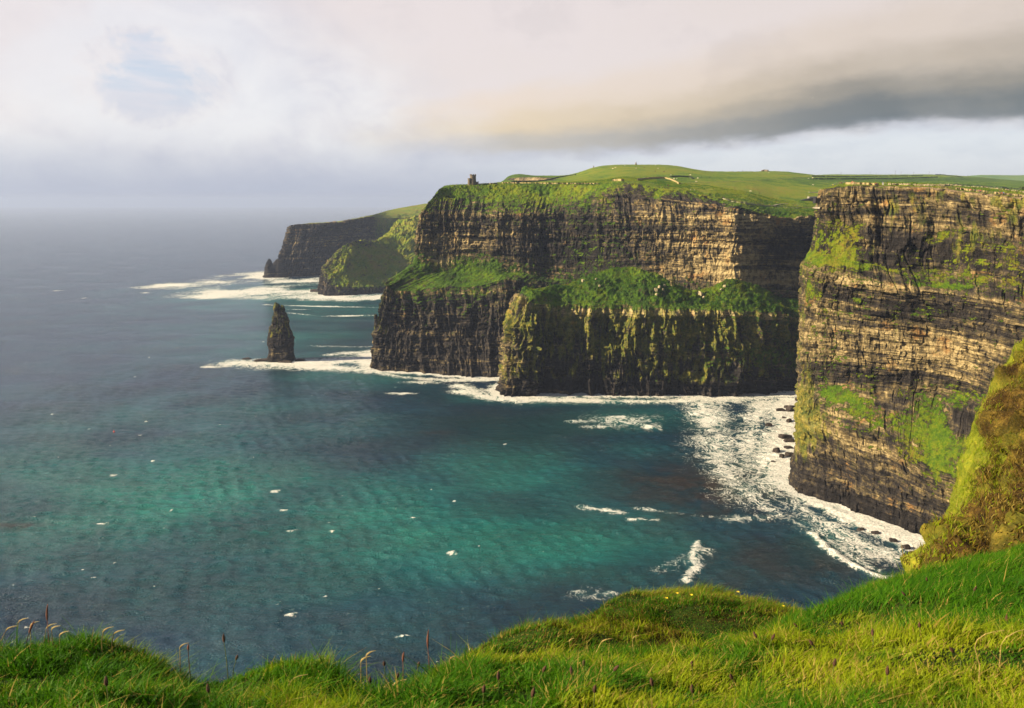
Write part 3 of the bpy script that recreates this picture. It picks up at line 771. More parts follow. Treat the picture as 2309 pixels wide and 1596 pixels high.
s_wl = [(718, 663), (757, 667), (810, 664), (866, 660), (960, 655)]
wl2 = [S(*q) for q in s_wl]; y2 = [q[1] for q in wl2]
rows2 = [
    [W(-300, 1950, -9)] + [q + W(0, -2, -9) for q in wl2],
    [W(-300, 1950, 0)] + wl2,
    [W(-300, 1950, 20)] + ff([(722, 625), (760, 645), (812, 646), (868, 645), (960, 642)], [y2[0] + 10, y2[1] + 8, y2[2] + 8, y2[3] + 8, y2[4] + 8]),
    [W(-300, 1950, 40)] + ff([(728, 604), (762, 622), (815, 618), (872, 612), (965, 605)], [y2[0] + 22, y2[1] + 36, y2[2] + 50, y2[3] + 60, y2[4] + 60]),
    [W(-297, 1950, 60)] + ff([(743, 590), (778, 590), (822, 580), (880, 575), (970, 565)], [y2[0] + 45, y2[1] + 75, y2[2] + 100, y2[3] + 120, y2[4] + 130]),
    [W(-290, 1960, 75)] + ff([(762, 566), (797, 543.5), (838, 544), (890, 530), (980, 505)], [y2[0] + 80, y2[1] + 130, y2[2] + 160, y2[3] + 190, y2[4] + 210]),
    [W(-270, 1980, 70)] + ff([(775, 570), (805, 550), (845, 546), (895, 515), (985, 490)], [y2[0] + 140, y2[1] + 190, y2[2] + 220, y2[3] + 270, y2[4] + 290]),
    [W(-240, 2050, 20)] + ff([(790, 600), (815, 590), (852, 570), (900, 495), (990, 485)], [y2[0] + 230, y2[1] + 270, y2[2] + 300, y2[3] + 350, y2[4] + 380]),
]
g = np.zeros((8, 6)); g[2] = [0, 0, .35, .45, .4, .5]; g[3] = [.2, .25, .75, .75, .8, .8]; g[4] = [.2, .3, .7, .85, .9, .9]; g[5] = [.2, .3, .42, .35, .7, .8]; g[6:] = .75
far2, q2 = build_land('green_spur', rows2, [-9, 0, 18, 45, 65, 90, 100, 105], [14, 40, 40, 40, 30], [4, 12, 16, 18, 18, 10, 10], M_ROCK, 505, butt=4.5, strat=.6, joint=1.2,
                      amt=[1, 1, .9, .35, .25, .3, .1, .1], grass=g, tone=[-.5, -.5, -.4, -.3, -.2, -.2, 0, 0], soft=[0, 0, .3, 2, 2.6, 2.2, 3, 3],
                      dry=[0, 0, .6, .9, .9, .9, 1, 1], bt=[1, 1, 1, 2, 2, 1, 1, 1], kk=3)  # high dry values also paint this slope a sunlit olive
tag(far2, 'green sloping spur with a black cliff foot in front of the far headland', 'headland', kind='structure')

# ---- the blue ridge on the horizon
rr = [[Z(u, y, z) for u in (1900, 2000, 2170, 2182, 2240, 2310, 2450, 2800)] for y, z in ((5600, 20),)]
rr = [
    [Z(u, 5000, 120) for u in (2060, 2150, 2190, 2240, 2310, 2450, 2800)],
    [P(u, v, 5600) for u, v in zip((2060, 2150, 2190, 2240, 2310, 2450, 2800), (430, 404, 400, 401, 402, 402, 404))],
    [P(u, v, 6200) for u, v in zip((2080, 2160, 2192, 2240, 2310, 2450, 2800), (430, 400, 396, 394.5, 395, 394, 396))],
    [Z(u, 7500, 100) for u in (2060, 2150, 2190, 2240, 2310, 2450, 2800)],
]
pr, Ar = loft(rr, [0, 1, 2, 3], [20] * 6, [10, 10, 6])
pr[..., 2] += fbm(pr[..., 0] * .004, pr[..., 1] * .004, o=4, seed=3) * 8
ridge = fast_mesh('hills', pr.reshape(-1, 3), grid_faces(*pr.shape[:2]), M_PAST, smooth=True, attrs={'dry': np.full(pr.shape[:2], .1)})
tag(ridge, 'low blue-grey ridge on the horizon at the right', 'hills', kind='structure')

# ------------------------------------------------------------------ the sea
def axis(lo, hi, step, far, n):
    a = np.arange(lo, hi + step, step)
    g = np.geomspace(step, far, n)
    return np.concatenate([lo - g[::-1], a, hi + g])


sx = np.concatenate([-1400 - np.geomspace(12, 30000, 40)[::-1], np.arange(-1400, -520, 10.0), np.arange(-520, 330, 1.7), 330 + np.geomspace(1.7, 30000, 60)])
sy = np.concatenate([np.arange(-2500, 200, 90.0), np.arange(200, 640, 1.25), np.arange(640, 1150, 2.0), np.arange(1150, 2500, 9.0), 2500 + np.geomspace(9.0, 26000, 60)])
XX, YY = np.meshgrid(sx, sy)
sv = np.stack([XX, YY, np.zeros_like(XX)], -1)
uu, vv = proj(sv)
front = sv[..., 1] > 60
near = (XX > -1200) & (XX < 420) & (YY > 60) & (YY < 2600)
foam = np.zeros_like(XX)
cst = np.concatenate([c[::3] for c in COAST])
idx = np.argwhere(near)
q = sv[near][:, :2]
dmin = np.full(len(q), 1e9)
for k in range(0, len(cst), 40):
    d = np.linalg.norm(q[:, None] - cst[None, k:k + 40], axis=2).min(1)
    dmin = np.minimum(dmin, d)
dist = np.full_like(XX, 1e4); dist[near] = dmin
nz1 = fbm(XX / 60, YY / 60, o=3, seed=5); nz2 = fbm(XX / 22, YY / 22, o=3, seed=8)
foam = np.maximum(foam, 1.0 * np.exp(-(np.maximum(dist + nz2 * 6, 0) / 11.0) ** 1.3))


def seg_dist(pl):
    """survey-angle distances (in sea metres) to a polyline given as (u, v) points on the water"""
    pts = np.array([S(*p)[:2] for p in pl]); best = np.full(XX.shape, 1e9)
    for a, b in zip(pts[:-1], pts[1:]):
        ab = b - a; L = (ab ** 2).sum()
        t = np.clip(((XX - a[0]) * ab[0] + (YY - a[1]) * ab[1]) / L, 0, 1)
        best = np.minimum(best, np.hypot(XX - a[0] - t * ab[0], YY - a[1] - t * ab[1]))
    return best


def blob(u, v, ru, rv, s, ang=0.0, p=2.0):
    """patch on the water centred on the point seen at (u, v)"""
    c = S(u, v); ax = S(u + 1, v)[:2] - c[:2]; ay = S(u, v - 1)[:2] - c[:2]
    M = np.linalg.inv(np.array([ax * ru, ay * rv]).T)
    dx, dy = XX - c[0], YY - c[1]
    a = M[0, 0] * dx + M[0, 1] * dy; b = M[1, 0] * dx + M[1, 1] * dy
    ca, sa = math.cos(ang), math.sin(ang)
    a, b = ca * a + sa * b, -sa * a + ca * b
    return s * np.exp(-(a * a + b * b) ** (p / 2))


def lay_foam(f):
    global foam
    foam = np.maximum(foam, f)


def line(pl, w, s, wob=0.5):
    d = seg_dist(pl) + nz2 * w * wob
    lay_foam(s * np.exp(-(np.maximum(d, 0) / w) ** 1.35))


line([(1560, 896), (1660, 897), (1800, 888)], 22, .8)
line([(1785, 905), (1780, 1000), (1778, 1090)], 26, .95)
line([(1800, 920), (1740, 1000), (1750, 1090)], 28, .7)
line([(1720, 905), (1690, 980), (1690, 1060), (1740, 1110)], 24, .55)
line([(1580, 905), (1610, 980), (1630, 1060), (1700, 1120)], 34, .54); line([(1560, 920), (1600, 950)], 20, .45); line([(1700, 1130), (1850, 1190), (1960, 1250)], 18, .48)
line([(1790, 1110), (1900, 1160), (2010, 1205), (2110, 1245)], 12, .95)
line([(1760, 1120), (1850, 1175), (1950, 1230), (2080, 1275)], 14, .55)
line([(1640, 1170), (1760, 1165), (1880, 1180)], 10, .45)
line([(1832, 1205), (1862, 1238), (1900, 1262), (1950, 1290), (2000, 1308)], 3.2, .95, .3)
line([(1870, 1220), (1960, 1280), (2010, 1300)], 9, .5)
line([(1040, 882), (1120, 900), (1300, 902), (1480, 906), (1560, 903)], 13, .72)
line([(845, 838), (900, 850), (1000, 857), (1130, 856)], 10, .75)
line([(1040, 870), (1090, 895), (1180, 905)], 16, .62)
lay_foam(blob(1415, 948, 120, 26, .50, 0, 1.4)); lay_foam(blob(1395, 940, 34, 6, .74)); lay_foam(blob(1345, 962, 50, 6, .55, .2)); lay_foam(blob(1466, 962, 34, 7, .64, -.3)); lay_foam(blob(1300, 950, 40, 5, .5))
line([(1395, 952), (1440, 955), (1490, 970)], 3, .66)
lay_foam(blob(950, 862, 60, 5, .6)); lay_foam(blob(905, 887, 45, 3, .55))
lay_foam(blob(1330, 1338, 85, 20, .50, 0, 1.4)); lay_foam(blob(1375, 1338, 34, 7, .70)); lay_foam(blob(1300, 1332, 24, 4, .62, .2))
line([(1575, 1222), (1560, 1255), (1570, 1275), (1545, 1310)], 3.5, .66); line([(1480, 1285), (1550, 1262), (1590, 1240)], 9, .42)
line([(1310, 1143), (1360, 1150), (1400, 1155)], 5, .55); line([(1420, 1170), (1480, 1172)], 4, .5)
line([(1430, 1145), (1550, 1160), (1620, 1165)], 5, .36)
# round the stack and across to the headland
line([(535, 818), (620, 822), (700, 818), (780, 812), (838, 812)], 30, .95)
line([(640, 824), (740, 828), (836, 836)], 22, .85); line([(740, 800), (838, 792)], 16, .6); line([(830, 800), (836, 830)], 20, 1.0)
lay_foam(blob(470, 827, 22, 3, .75)); line([(700, 780), (840, 782)], 12, .35)
# the far surf
line([(430, 642), (500, 636), (560, 628), (600, 622)], 100, 1.05); line([(520, 622), (600, 616)], 80, .9)
line([(560, 655), (640, 660), (715, 655)], 110, 1.1); line([(470, 668), (560, 668), (700, 668)], 70, .9)
line([(600, 636), (700, 632), (720, 628)], 60, .85); line([(720, 668), (800, 674), (862, 668)], 50, .95)
line([(600, 687), (700, 690), (850, 693)], 9, .85); line([(650, 705), (720, 713), (842, 711)], 8, .95); line([(620, 697), (700, 698)], 8, .6)
line([(380, 648), (500, 652), (700, 642)], 60, .66)
# scattered whitecaps
r2 = np.random.default_rng(3)
caps = [(655, 1197, 12, 4), (1017, 1247, 9, 3.5), (655, 1385, 10, 5), (908, 1435, 16, 4), (620, 1108, 8, 3), (345, 1040, 5, 2), (255, 1072, 6, 2.5), (930, 1168, 6, 2),
        (60, 1415, 8, 3), (745, 1198, 6, 2), (640, 1150, 10, 2), (570, 1030, 4, 1.5), (230, 1180, 12, 2), (130, 655, 14, 1.5), (190, 672, 10, 1.3), (330, 660, 16, 1.6)]
for u, v, a, b in caps: lay_foam(blob(u - a * .25, v, a * .8, b, .80, .1)); lay_foam(blob(u + a * .7, v - b * .5, a * .7, b * .6, .66, -.3)); lay_foam(blob(u, v, a * 2.2, b * 2.0, .34))
for i in range(90):
    v = 560 + 900 * r2.random() ** 1.2; u = r2.random() * (1250 if v > 860 else 800)
    k = 0.45 + 0.55 * (v - 455) / 1000
    lay_foam(blob(u, v, (2 + 5 * r2.random()) * k, (.8 + 1.4 * r2.random()) * k, .54 + .2 * r2.random(), .4 * r2.normal()))
foam = np.clip(foam * (0.90 + .38 * nz1 + .30 * nz2), 0, 1.1)
# colour of the water: sand and weed under it, with cloud shadow painted in
w1 = fbm(XX / 120, YY / 60, o=5, seed=12, g=.6) * .8
teal = np.zeros_like(XX)
for b in [(330, 1110, 480, 130, .85), (900, 1180, 460, 130, .95), (100, 1180, 300, 90, .7), (500, 960, 400, 90, .35), (1300, 1220, 300, 90, .85), (80, 1030, 200, 120, .6), (640, 760, 260, 60, .42), (760, 700, 240, 26, .6), (1150, 1080, 220, 90, .7), (780, 850, 160, 20, .7),
          (1420, 950, 130, 26, .85), (640, 665, 250, 30, .9), (1100, 900, 90, 12, .5), (1300, 905, 200, 10, .6), (1850, 1220, 90, 40, .3), (1450, 1010, 160, 40, .25)]:
    teal = np.maximum(teal, blob(*b))
teal = np.clip(teal * (1 + w1), 0, 1)
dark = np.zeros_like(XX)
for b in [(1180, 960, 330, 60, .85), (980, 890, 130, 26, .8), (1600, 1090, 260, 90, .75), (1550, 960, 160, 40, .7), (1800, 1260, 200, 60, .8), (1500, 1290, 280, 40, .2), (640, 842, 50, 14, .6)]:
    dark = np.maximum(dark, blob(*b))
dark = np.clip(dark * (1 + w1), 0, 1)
weed = np.clip(np.maximum(blob(1620, 1110, 230, 90, .9), blob(1750, 1270, 230, 60, .6)) * (1 + w1 * 2), 0, 1)
weed = np.maximum(weed, np.maximum(blob(40, 1185, 80, 7, .9, .06), blob(980, 975, 40, 6, .6)))
# sea state: a spectrum of wind waves running in towards the land, with sharpened crests
swell = np.zeros_like(XX); hx = np.zeros_like(XX); hy = np.zeros_like(XX)
calm = sstep(1200, 600, np.hypot(XX, YY)) * sstep(-520, -420, XX) * sstep(330, 300, XX) * (YY > 200) * (.25 + .75 * sstep(0, 25, dist))
rw = np.random.default_rng(31)
gustw = 1.0 + .55 * fbm(XX / 70, YY / 40, o=3, seed=33)
fine_ok = sstep(1000, 500, np.hypot(XX, YY))
for i in range(90):
    lam = 3.6 * (3.6 ** rw.random() ** 1.3); k = 2 * np.pi / lam
    th = math.radians(66 + 42 * rw.normal())
    amp = .0050 * lam * (.5 + rw.random())
    ph = k * (XX * math.cos(th) + YY * math.sin(th)) + rw.random() * 6.283 + .8 * nz1
    m_ = gustw * (fine_ok if lam < 9 else 1.0)
    swell += amp * m_ * np.sin(ph)
    hx -= .8 * amp * m_ * math.cos(th) * np.cos(ph); hy -= .8 * amp * m_ * math.sin(th) * np.cos(ph)
sv[..., 0] -= hx * calm; sv[..., 1] -= hy * calm
sv[..., 2] = swell * calm + .7 * sstep(0.15, .9, foam) * (0.5 + nz2) * calm
for pl_, hh_ in (([(1832, 1205), (1862, 1238), (1900, 1262), (1950, 1290), (2000, 1308)], 1.5), ([(1395, 952), (1440, 955), (1490, 970)], .9), ([(1575, 1222), (1560, 1255), (1570, 1275), (1545, 1310)], .8)):
    sv[..., 2] += hh_ * np.exp(-(seg_dist(pl_) / 3.2) ** 2) * (.6 + .8 * np.abs(nz2))
far_break = sstep(1000, 1400, YY)
foam = foam * (1 - far_break) + far_break * foam * (.86 + .8 * fbm(XX / 90, YY / 150, o=4, seed=36))
foam = np.clip(foam, 0, .90)


def water_material():
    m, t = new_mat('sea_water')
    geo = t.n('ShaderNodeNewGeometry'); pos = geo.outputs['Position']
    fo, te, da, we = (t.attr(k) for k in ('foam', 'teal', 'dark', 'weed'))
    px, py, pz = t.sep(pos)
    # foam lace: warped ridges at three sizes
    wp = t.n('ShaderNodeTexNoise'); t.put(wp.inputs['Vector'], pos); wp.inputs['Scale'].default_value = 0.06; wp.inputs['Detail'].default_value = 4
    wv = t.vmul(wp.outputs['Color'], (22, 22, 0))
    p2 = t.vadd(t.xyz(px, t.mul(py, .8)), wv)
    r1 = t.noise(p2, 0.045, 8, 0.62, 0.0)
    lace = t.m('ABSOLUTE', t.sub(t.noise(p2, 0.11, 6, 0.6, 0.3), 0.5))
    lace = t.ss(lace, 0.16, 0.0)
    lace2 = t.ss(t.m('ABSOLUTE', t.sub(t.noise(p2, 0.32, 5, 0.6, 0.3), 0.5)), 0.14, 0.0)
    fine = t.noise(pos, 0.7, 5, 0.7)
    pat = t.add(t.add(t.mul(r1, 0.36), t.mul(lace, 0.20)), t.add(t.mul(lace2, 0.22), t.mul(fine, 0.34)))
    th = t.sub(1.02, t.mul(fo, 0.86))
    fm = t.ss(t.sub(pat, th), -0.12, 0.13)
    fm = t.mul(fm, t.ss(fo, 0.06, 0.22))
    milky = t.mul(t.ss(fo, 0.18, 0.8), t.ss(t.sub(pat, th), -0.40, 0.02))
    # water
    n1 = t.noise(pos, 0.012, 4, 0.6)
    slate = t.mix(t.ss(n1, 0.35, 0.65), (0.004, 0.020, 0.052), (0.009, 0.034, 0.070))
    tcol = t.mix(t.ss(n1, 0.3, 0.7), (0.006, 0.108, 0.108), (0.014, 0.160, 0.150))
    w = t.mix(t.m('MULTIPLY_ADD', t.sub(n1, .5), .5, te, clamp=True), slate, tcol)
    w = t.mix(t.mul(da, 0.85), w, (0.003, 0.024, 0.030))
    w = t.mix(t.mul(we, t.ss(t.noise(p2, 0.05, 5, 0.65), 0.34, 0.58)), w, (0.030, 0.021, 0.020))
    w = t.mix(t.mul(milky, 0.75), w, (0.13, 0.33, 0.29))
    # waves
    s1 = t.noise(t.xyz(t.mul(px, .85), t.mul(py, 1.5)), 0.075, 3, 0.55, 0.4)
    s2 = t.noise(t.xyz(t.add(t.mul(px, .55), t.mul(py, .25)), t.add(t.mul(py, 1.35), t.mul(px, -.3))), 0.20, 3, 0.5, 0.3)
    s3 = t.noise(t.xyz(px, t.mul(py, 1.3)), 0.9, 4, 0.62, 0.4)
    gust = t.lin(t.noise(t.xyz(px, t.mul(py, 2.2)), 0.010, 4, 0.6, 0.6), 0.35, 0.65, 0.45, 1.35)
    rdg = lambda n: t.sub(1.0, t.mul(t.m('ABSOLUTE', t.sub(n, 0.5)), 4.0))
    hgt = t.add(t.mul(s1, 1.6), t.mul(t.add(t.mul(rdg(s2), 0.62), t.mul(s3, 1.7)), gust))
    nb = t.bump(hgt, 1.0, 1.0)
    crest = t.ss(pz, 0.05, 0.6)
    w = t.mix(t.m('MULTIPLY', t.mul(crest, 0.22), gust, clamp=True), w, t.mix(te, (0.012, 0.048, 0.075), (0.020, 0.19, 0.17)))  # lighter wave tops: a highlight painted into the water colour
    col = t.mix(fm, w, t.mix(t.ss(fine, 0.35, 0.62), (0.44, 0.48, 0.48), (0.82, 0.81, 0.79)))
    b = t.bsdf(Base_Color=col, Roughness=t.mix(fm, (0.12, 0.12, 0.12), (0.85, 0.85, 0.85)), Normal=nb, IOR=1.333, Specular_IOR_Level=0.36)
    return m


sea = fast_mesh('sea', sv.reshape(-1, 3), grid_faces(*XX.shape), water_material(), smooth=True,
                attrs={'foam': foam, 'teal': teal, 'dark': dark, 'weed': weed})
tag(sea, 'teal and slate blue sea with white surf along the cliffs', 'sea', kind='structure')


# ------------------------------------------------------------------ the grassy brink we stand on
def ground_material(name, a, b, c):
    m, t = new_mat(name)
    pos = t.n('ShaderNodeNewGeometry').outputs['Position']
    f = t.add(t.mul(t.noise(pos, 0.8, 5, 0.7), .6), t.mul(t.noise(pos, 7.0, 4, 0.7), .4))
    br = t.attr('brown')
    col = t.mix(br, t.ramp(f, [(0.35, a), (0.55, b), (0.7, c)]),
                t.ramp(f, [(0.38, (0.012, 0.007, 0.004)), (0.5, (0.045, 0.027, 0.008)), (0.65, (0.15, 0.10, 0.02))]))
    t.bsdf(Base_Color=col, Roughness=0.95, Normal=t.bump(f, 0.8, 0.12), Specular_IOR_Level=0.1)
    return m


M_SOD = ground_material('sod', (0.012, 0.022, 0.004), (0.028, 0.05, 0.006), (0.06, 0.065, 0.012))
M_BANK = ground_material('bank', (0.05, 0.085, 0.008), (0.15, 0.17, 0.014), (0.30, 0.25, 0.03))


def grass_material(name):
    m, t = new_mat(name)
    h, r, c = t.attr('tip'), t.attr('rnd'), t.attr('kind')
    green = t.mix(t.ss(r, 0.15, 0.85), (0.024, 0.105, 0.003), (0.075, 0.205, 0.004))
    lush = t.mix(t.ss(c, 0.35, 0.65), green, t.mix(r, (0.17, 0.27, 0.006), (0.30, 0.33, 0.010)))
    straw = t.mix(t.ss(r, 0.1, 0.9), (0.30, 0.22, 0.045), (0.46, 0.36, 0.10))
    brown = t.mix(t.ss(r, 0.1, 0.9), (0.045, 0.026, 0.007), (0.20, 0.135, 0.022))
    col = t.mix(t.ss(c, 0.86, 0.98), lush, straw)
    col = t.mix(t.ss(c, 1.2, 1.8), col, brown)
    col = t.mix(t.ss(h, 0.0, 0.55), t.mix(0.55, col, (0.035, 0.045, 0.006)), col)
    pr = t.n('ShaderNodeBsdfPrincipled'); t.put(pr.inputs['Base Color'], col); pr.inputs['Roughness'].default_value = 0.55
    pr.inputs['Specular IOR Level'].default_value = 0.12
    tr = t.n('ShaderNodeBsdfTranslucent'); t.put(tr.inputs[0], col)
    mx = t.n('ShaderNodeMixShader'); mx.inputs[0].default_value = 0.45
    t.nt.links.new(pr.outputs[0], mx.inputs[1]); t.nt.links.new(tr.outputs[0], mx.inputs[2])
    out = t.n('ShaderNodeOutputMaterial'); t.nt.links.new(mx.outputs[0], out.inputs[0])
    return m


M_GRASS = grass_material('grass_blades')


def blades(name, base, height, width, lean, kind, seed, segs=3, wind=(0.8, 0.25)):
    """all blades of one sward: base points (n,3), per-blade height, width, lean and colour kind"""
    r = np.random.default_rng(seed); n = len(base)
    ang = r.random(n) * 2 * np.pi
    side = np.stack([np.cos(ang), np.sin(ang), np.zeros(n)], 1)
    fx = fbm(base[:, 0] * .7, base[:, 1] * .7, o=3, seed=seed) * 1.6
    rnd = r.normal(0, 1, (n, 2))
    ld = np.stack([wind[0] * .7 + fx * 1.0 + rnd[:, 0] * .8, wind[1] + fx * .7 + rnd[:, 1] * .8, np.zeros(n)], 1)
    V = np.zeros((n, (segs + 1) * 2, 3)); tip = np.zeros((n, (segs + 1) * 2))
    for i in range(segs + 1):
        t = i / segs
        c = base + ld * (lean * height * (t ** 1.8))[:, None] * 1.0
        c = c + np.array([0, 0, 1.0]) * (height * (t - 0.33 * np.minimum(lean, 1.3) * t ** 2.2))[:, None]
        wv = side * (width * (1 - 0.93 * t ** 1.5) * .5)[:, None]
        V[:, 2 * i] = c - wv; V[:, 2 * i + 1] = c + wv
        tip[:, 2 * i:2 * i + 2] = t
    k = (segs + 1) * 2
    b = (np.arange(n) * k)[:, None]
    F = np.concatenate([np.stack([b[:, 0] + 2 * i, b[:, 0] + 2 * i + 1, b[:, 0] + 2 * i + 3, b[:, 0] + 2 * i + 2], 1) for i in range(segs)])
    rv = np.repeat(np.clip(r.random(n) * .6 + .4 * (fbm(base[:, 0] * 3, base[:, 1] * 3, o=2, seed=seed + 4) * .5 + .5), 0, 1), k)
    return fast_mesh(name, V.reshape(-1, 3), F, M_GRASS, attrs={'tip': tip.ravel(), 'rnd': rv, 'kind': np.repeat(kind, k)})


def scatter(q, n, dens, seed):
    """n points on the grid surface q, weighted by area and dens(per vertex)"""
    r = np.random.default_rng(seed)
    a = q[:-1, :-1]; b = q[:-1, 1:]; c = q[1:, 1:]; d = q[1:, :-1]
    ar = np.linalg.norm(np.cross(c - a, d - b), axis=-1) * .5
    w = (ar * dens[:-1, :-1]).ravel(); w = w / w.sum()
    i = r.choice(len(w), n, p=w)
    s, t = r.random(n)[:, None], r.random(n)[:, None]
    A, B, Cc, D = (x.reshape(-1, 3)[i] for x in (a, b, c, d))
    return A * (1 - s) * (1 - t) + B * s * (1 - t) + Cc * s * t + D * (1 - s) * t


gu = [-260, 60, 230, 330, 430, 560, 650, 800, 900, 1010, 1250, 1560, 1810, 2030, 2308, 2700]
lip = [(1470, 4.4), (1478, 4.2), (1466, 4.1), (1492, 4.0), (1535, 3.9), (1522, 3.9), (1502, 4.0), (1556, 3.6), (1576, 3.5), (1533, 4.0), (1500, 5), (1480, 6), (1388, 8), (1302, 10), (1238, 12), (1165, 14)]
lp = [P(u, v, y) for u, (v, y) in zip(gu, lip)]
near_r = [W((u - CX) / FPX * 1.4 * 1.1, 0.4, CAMZ - 1.62) for u in gu]
mid_r = [P(u, 1700, 2.15) for u in gu]
m2 = [a * .5 + b * .5 for a, b in zip(mid_r, lp)]
for i, (u, y) in enumerate(zip(gu, lip)):
    m2[i] = m2[i] + W(0, 0, 0.03 * (y[1] - 3))
rowsG = [near_r, mid_r, m2, lp,
         [p + W(0, .35 + .05 * p[1], -.35 - .08 * p[1]) for p in lp],
         [p + W(0, .7 + .08 * p[1], -2.5) for p in lp],
         [p + W(0, 2.2, -16) for p in lp]]
pG, AG = loft(rowsG, [0, 1, 2, 3, 4, 5, 6], [14] * 15, [10, 40, 44, 10, 8, 8])
pG[..., 2] += fbm(pG[..., 0] * .9, pG[..., 1] * .9, o=4, seed=61) * .10 + fbm(pG[..., 0] * 3.2, pG[..., 1] * 3.2, o=3, seed=62) * .04
brink = fast_mesh('ground', pG.reshape(-1, 3), grid_faces(*pG.shape[:2]), M_SOD, smooth=True, attrs={'brown': np.zeros(pG.shape[:2])})
tag(brink, 'rough grassy brink of the cliff in front of the viewer', 'ground', kind='structure')

ku = [930, 1000, 1090, 1180, 1300, 1400, 1510, 1620, 1720, 1815, 1930]
kc = [(1548, 6.6), (1518, 7), (1478, 8), (1436, 9), (1394, 10), (1346, 11), (1334, 11.5), (1333, 11.5), (1362, 11.2), (1388, 10.8), (1420, 10.5)]
kf = [(1600, 4.9), (1585, 5.0), (1560, 5.4), (1545, 5.9), (1530, 6.6), (1520, 7.2), (1505, 7.7), (1490, 8.0), (1460, 8.6), (1430, 9.3), (1440, 9.9)]
cr = [P(u, v, y) for u, (v, y) in zip(ku, kc)]; fr_ = [P(u, v, y) for u, (v, y) in zip(ku, kf)]
md = [a * .5 + b * .5 + W(0, 0, .12) for a, b in zip(cr, fr_)]
rowsK = [[p + W(0, -.7, -1.4) for p in fr_], fr_, md, cr, [p + W(0, .5, -.4) for p in cr], [p + W(0, 1.4, -3) for p in cr], [p + W(0, 3, -18) for p in cr]]
pK, AK = loft(rowsK, [0, 1, 2, 3, 4, 5, 6], [14] * 10, [6, 26, 30, 8, 8, 8])
pK[..., 2] += fbm(pK[..., 0] * .8, pK[..., 1] * .8, o=4, seed=71) * .16 + fbm(pK[..., 0] * 3, pK[..., 1] * 3, o=3, seed=72) * .05
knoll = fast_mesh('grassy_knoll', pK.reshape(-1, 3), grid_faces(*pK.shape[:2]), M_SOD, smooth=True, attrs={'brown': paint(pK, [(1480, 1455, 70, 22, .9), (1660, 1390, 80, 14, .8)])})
tag(knoll, 'rounded olive green grass knoll jutting out over the sea', 'knoll', kind='structure')

# ---- the steep shaggy spur between the brink and the tall cliff
sp = [
    [(2300, 762, 72), (2318, 768, 70), (2365, 775, 66), (2520, 780, 60)],
    [(2264, 845, 70), (2280, 852, 68), (2325, 860, 64), (2520, 860, 56)],
    [(2220, 905, 68), (2238, 912, 66), (2305, 920, 60), (2520, 930, 52)],
    [(2206, 950, 66), (2222, 955, 64), (2303, 960, 58), (2520, 970, 49)],
    [(2222, 990, 64), (2246, 995, 62), (2302, 1000, 56), (2520, 1010, 46)],
    [(2232, 1016, 60), (2250, 1035, 58), (2304, 1060, 50), (2520, 1080, 40)],
    [(2194, 1082, 52), (2216, 1092, 50), (2292, 1120, 42), (2520, 1140, 33)],
    [(2168, 1165, 45), (2196, 1180, 43), (2262, 1190, 34), (2520, 1190, 26)],
    [(2146, 1216, 40), (2180, 1228, 37), (2262, 1240, 28), (2520, 1230, 20)],
    [(2096, 1262, 33), (2130, 1280, 31), (2205, 1290, 24), (2460, 1280, 17)],
    [(2046, 1310, 28), (2090, 1340, 26), (2160, 1370, 20), (2420, 1350, 15)],
]
spw = [[P(*a) for a in r] for r in sp]
# columns run up the ridge, rows run from the hidden seaward side across the crest
colsS = list(zip(*spw[::-1]))
s1 = list(colsS[0])
rowsS = [[p + W(1, 9, -60) for p in s1], [p + W(0.5, 3.5, -12) for p in s1], s1, list(colsS[1]), list(colsS[2]), list(colsS[3])]
rowsS = rowsS[::-1]
pS, AS = loft(rowsS, [0, 1, 2, 3, 4, 5], [22] * 10, [24, 30, 14, 10, 14], brown=[1, .9, .75, 0.08, 0, .6])
nS = normals(pS)
if nS[40:60, 80:140, 1].mean() > 0: nS = -nS
shag = fbm(pS[..., 0] * .22, pS[..., 1] * .22, pS[..., 2] * .22, o=5, seed=81) * 1.0 + (.5 - np.abs(fbm(pS[..., 0] * .16, pS[..., 1] * .16, pS[..., 2] * .16, o=3, seed=86)) * 2.2) * .9 * AS['brown'] + fbm(pS[..., 0] * .9, pS[..., 1] * .9, pS[..., 2] * .9, o=3, seed=82) * .55 - .7 * crack(pS[..., 0] + pS[..., 1] * .5, pS[..., 2], 84, 3.0, 6.0, .25) * AS['brown']
lump = np.maximum(0, .55 - np.abs(fbm(pS[..., 0] * .38, pS[..., 1] * .38, pS[..., 2] * .38, o=2, seed=87)) * 2.4)
shag = shag + lump * 1.3 - .5
# small erosion ribs on the bank
pS = pS + nS * shag[..., None]
us, vs_ = proj(pS)
bS = AS['brown'] + .5 * fbm(pS[..., 0] * .3, pS[..., 1] * .3, pS[..., 2] * .3, o=4, seed=83)
for (u0, v0, u1, v1) in ((2262, 1015, 2232, 1075), (2232, 1075, 2290, 1130), (2290, 1130, 2310, 1150)):
    L = math.hypot(u1 - u0, v1 - v0)
    tt = np.clip(((us - u0) * (u1 - u0) + (vs_ - v0) * (v1 - v0)) / L ** 2, 0, 1)
    dd = np.hypot(us - u0 - tt * (u1 - u0), vs_ - v0 - tt * (v1 - v0))
    bS = bS - 1.2 * np.exp(-(dd / 5) ** 2)
    pS = pS + nS * (.5 * np.exp(-(dd / 7) ** 2))[..., None]
bS = np.clip(bS, 0, 1)
spur = fast_mesh('grassy_spur', pS.reshape(-1, 3), grid_faces(*pS.shape[:2]), M_BANK, attrs={'brown': bS})
tag(spur, 'steep shaggy spur with a yellow-green crest and brown flank', 'spur', kind='structure')

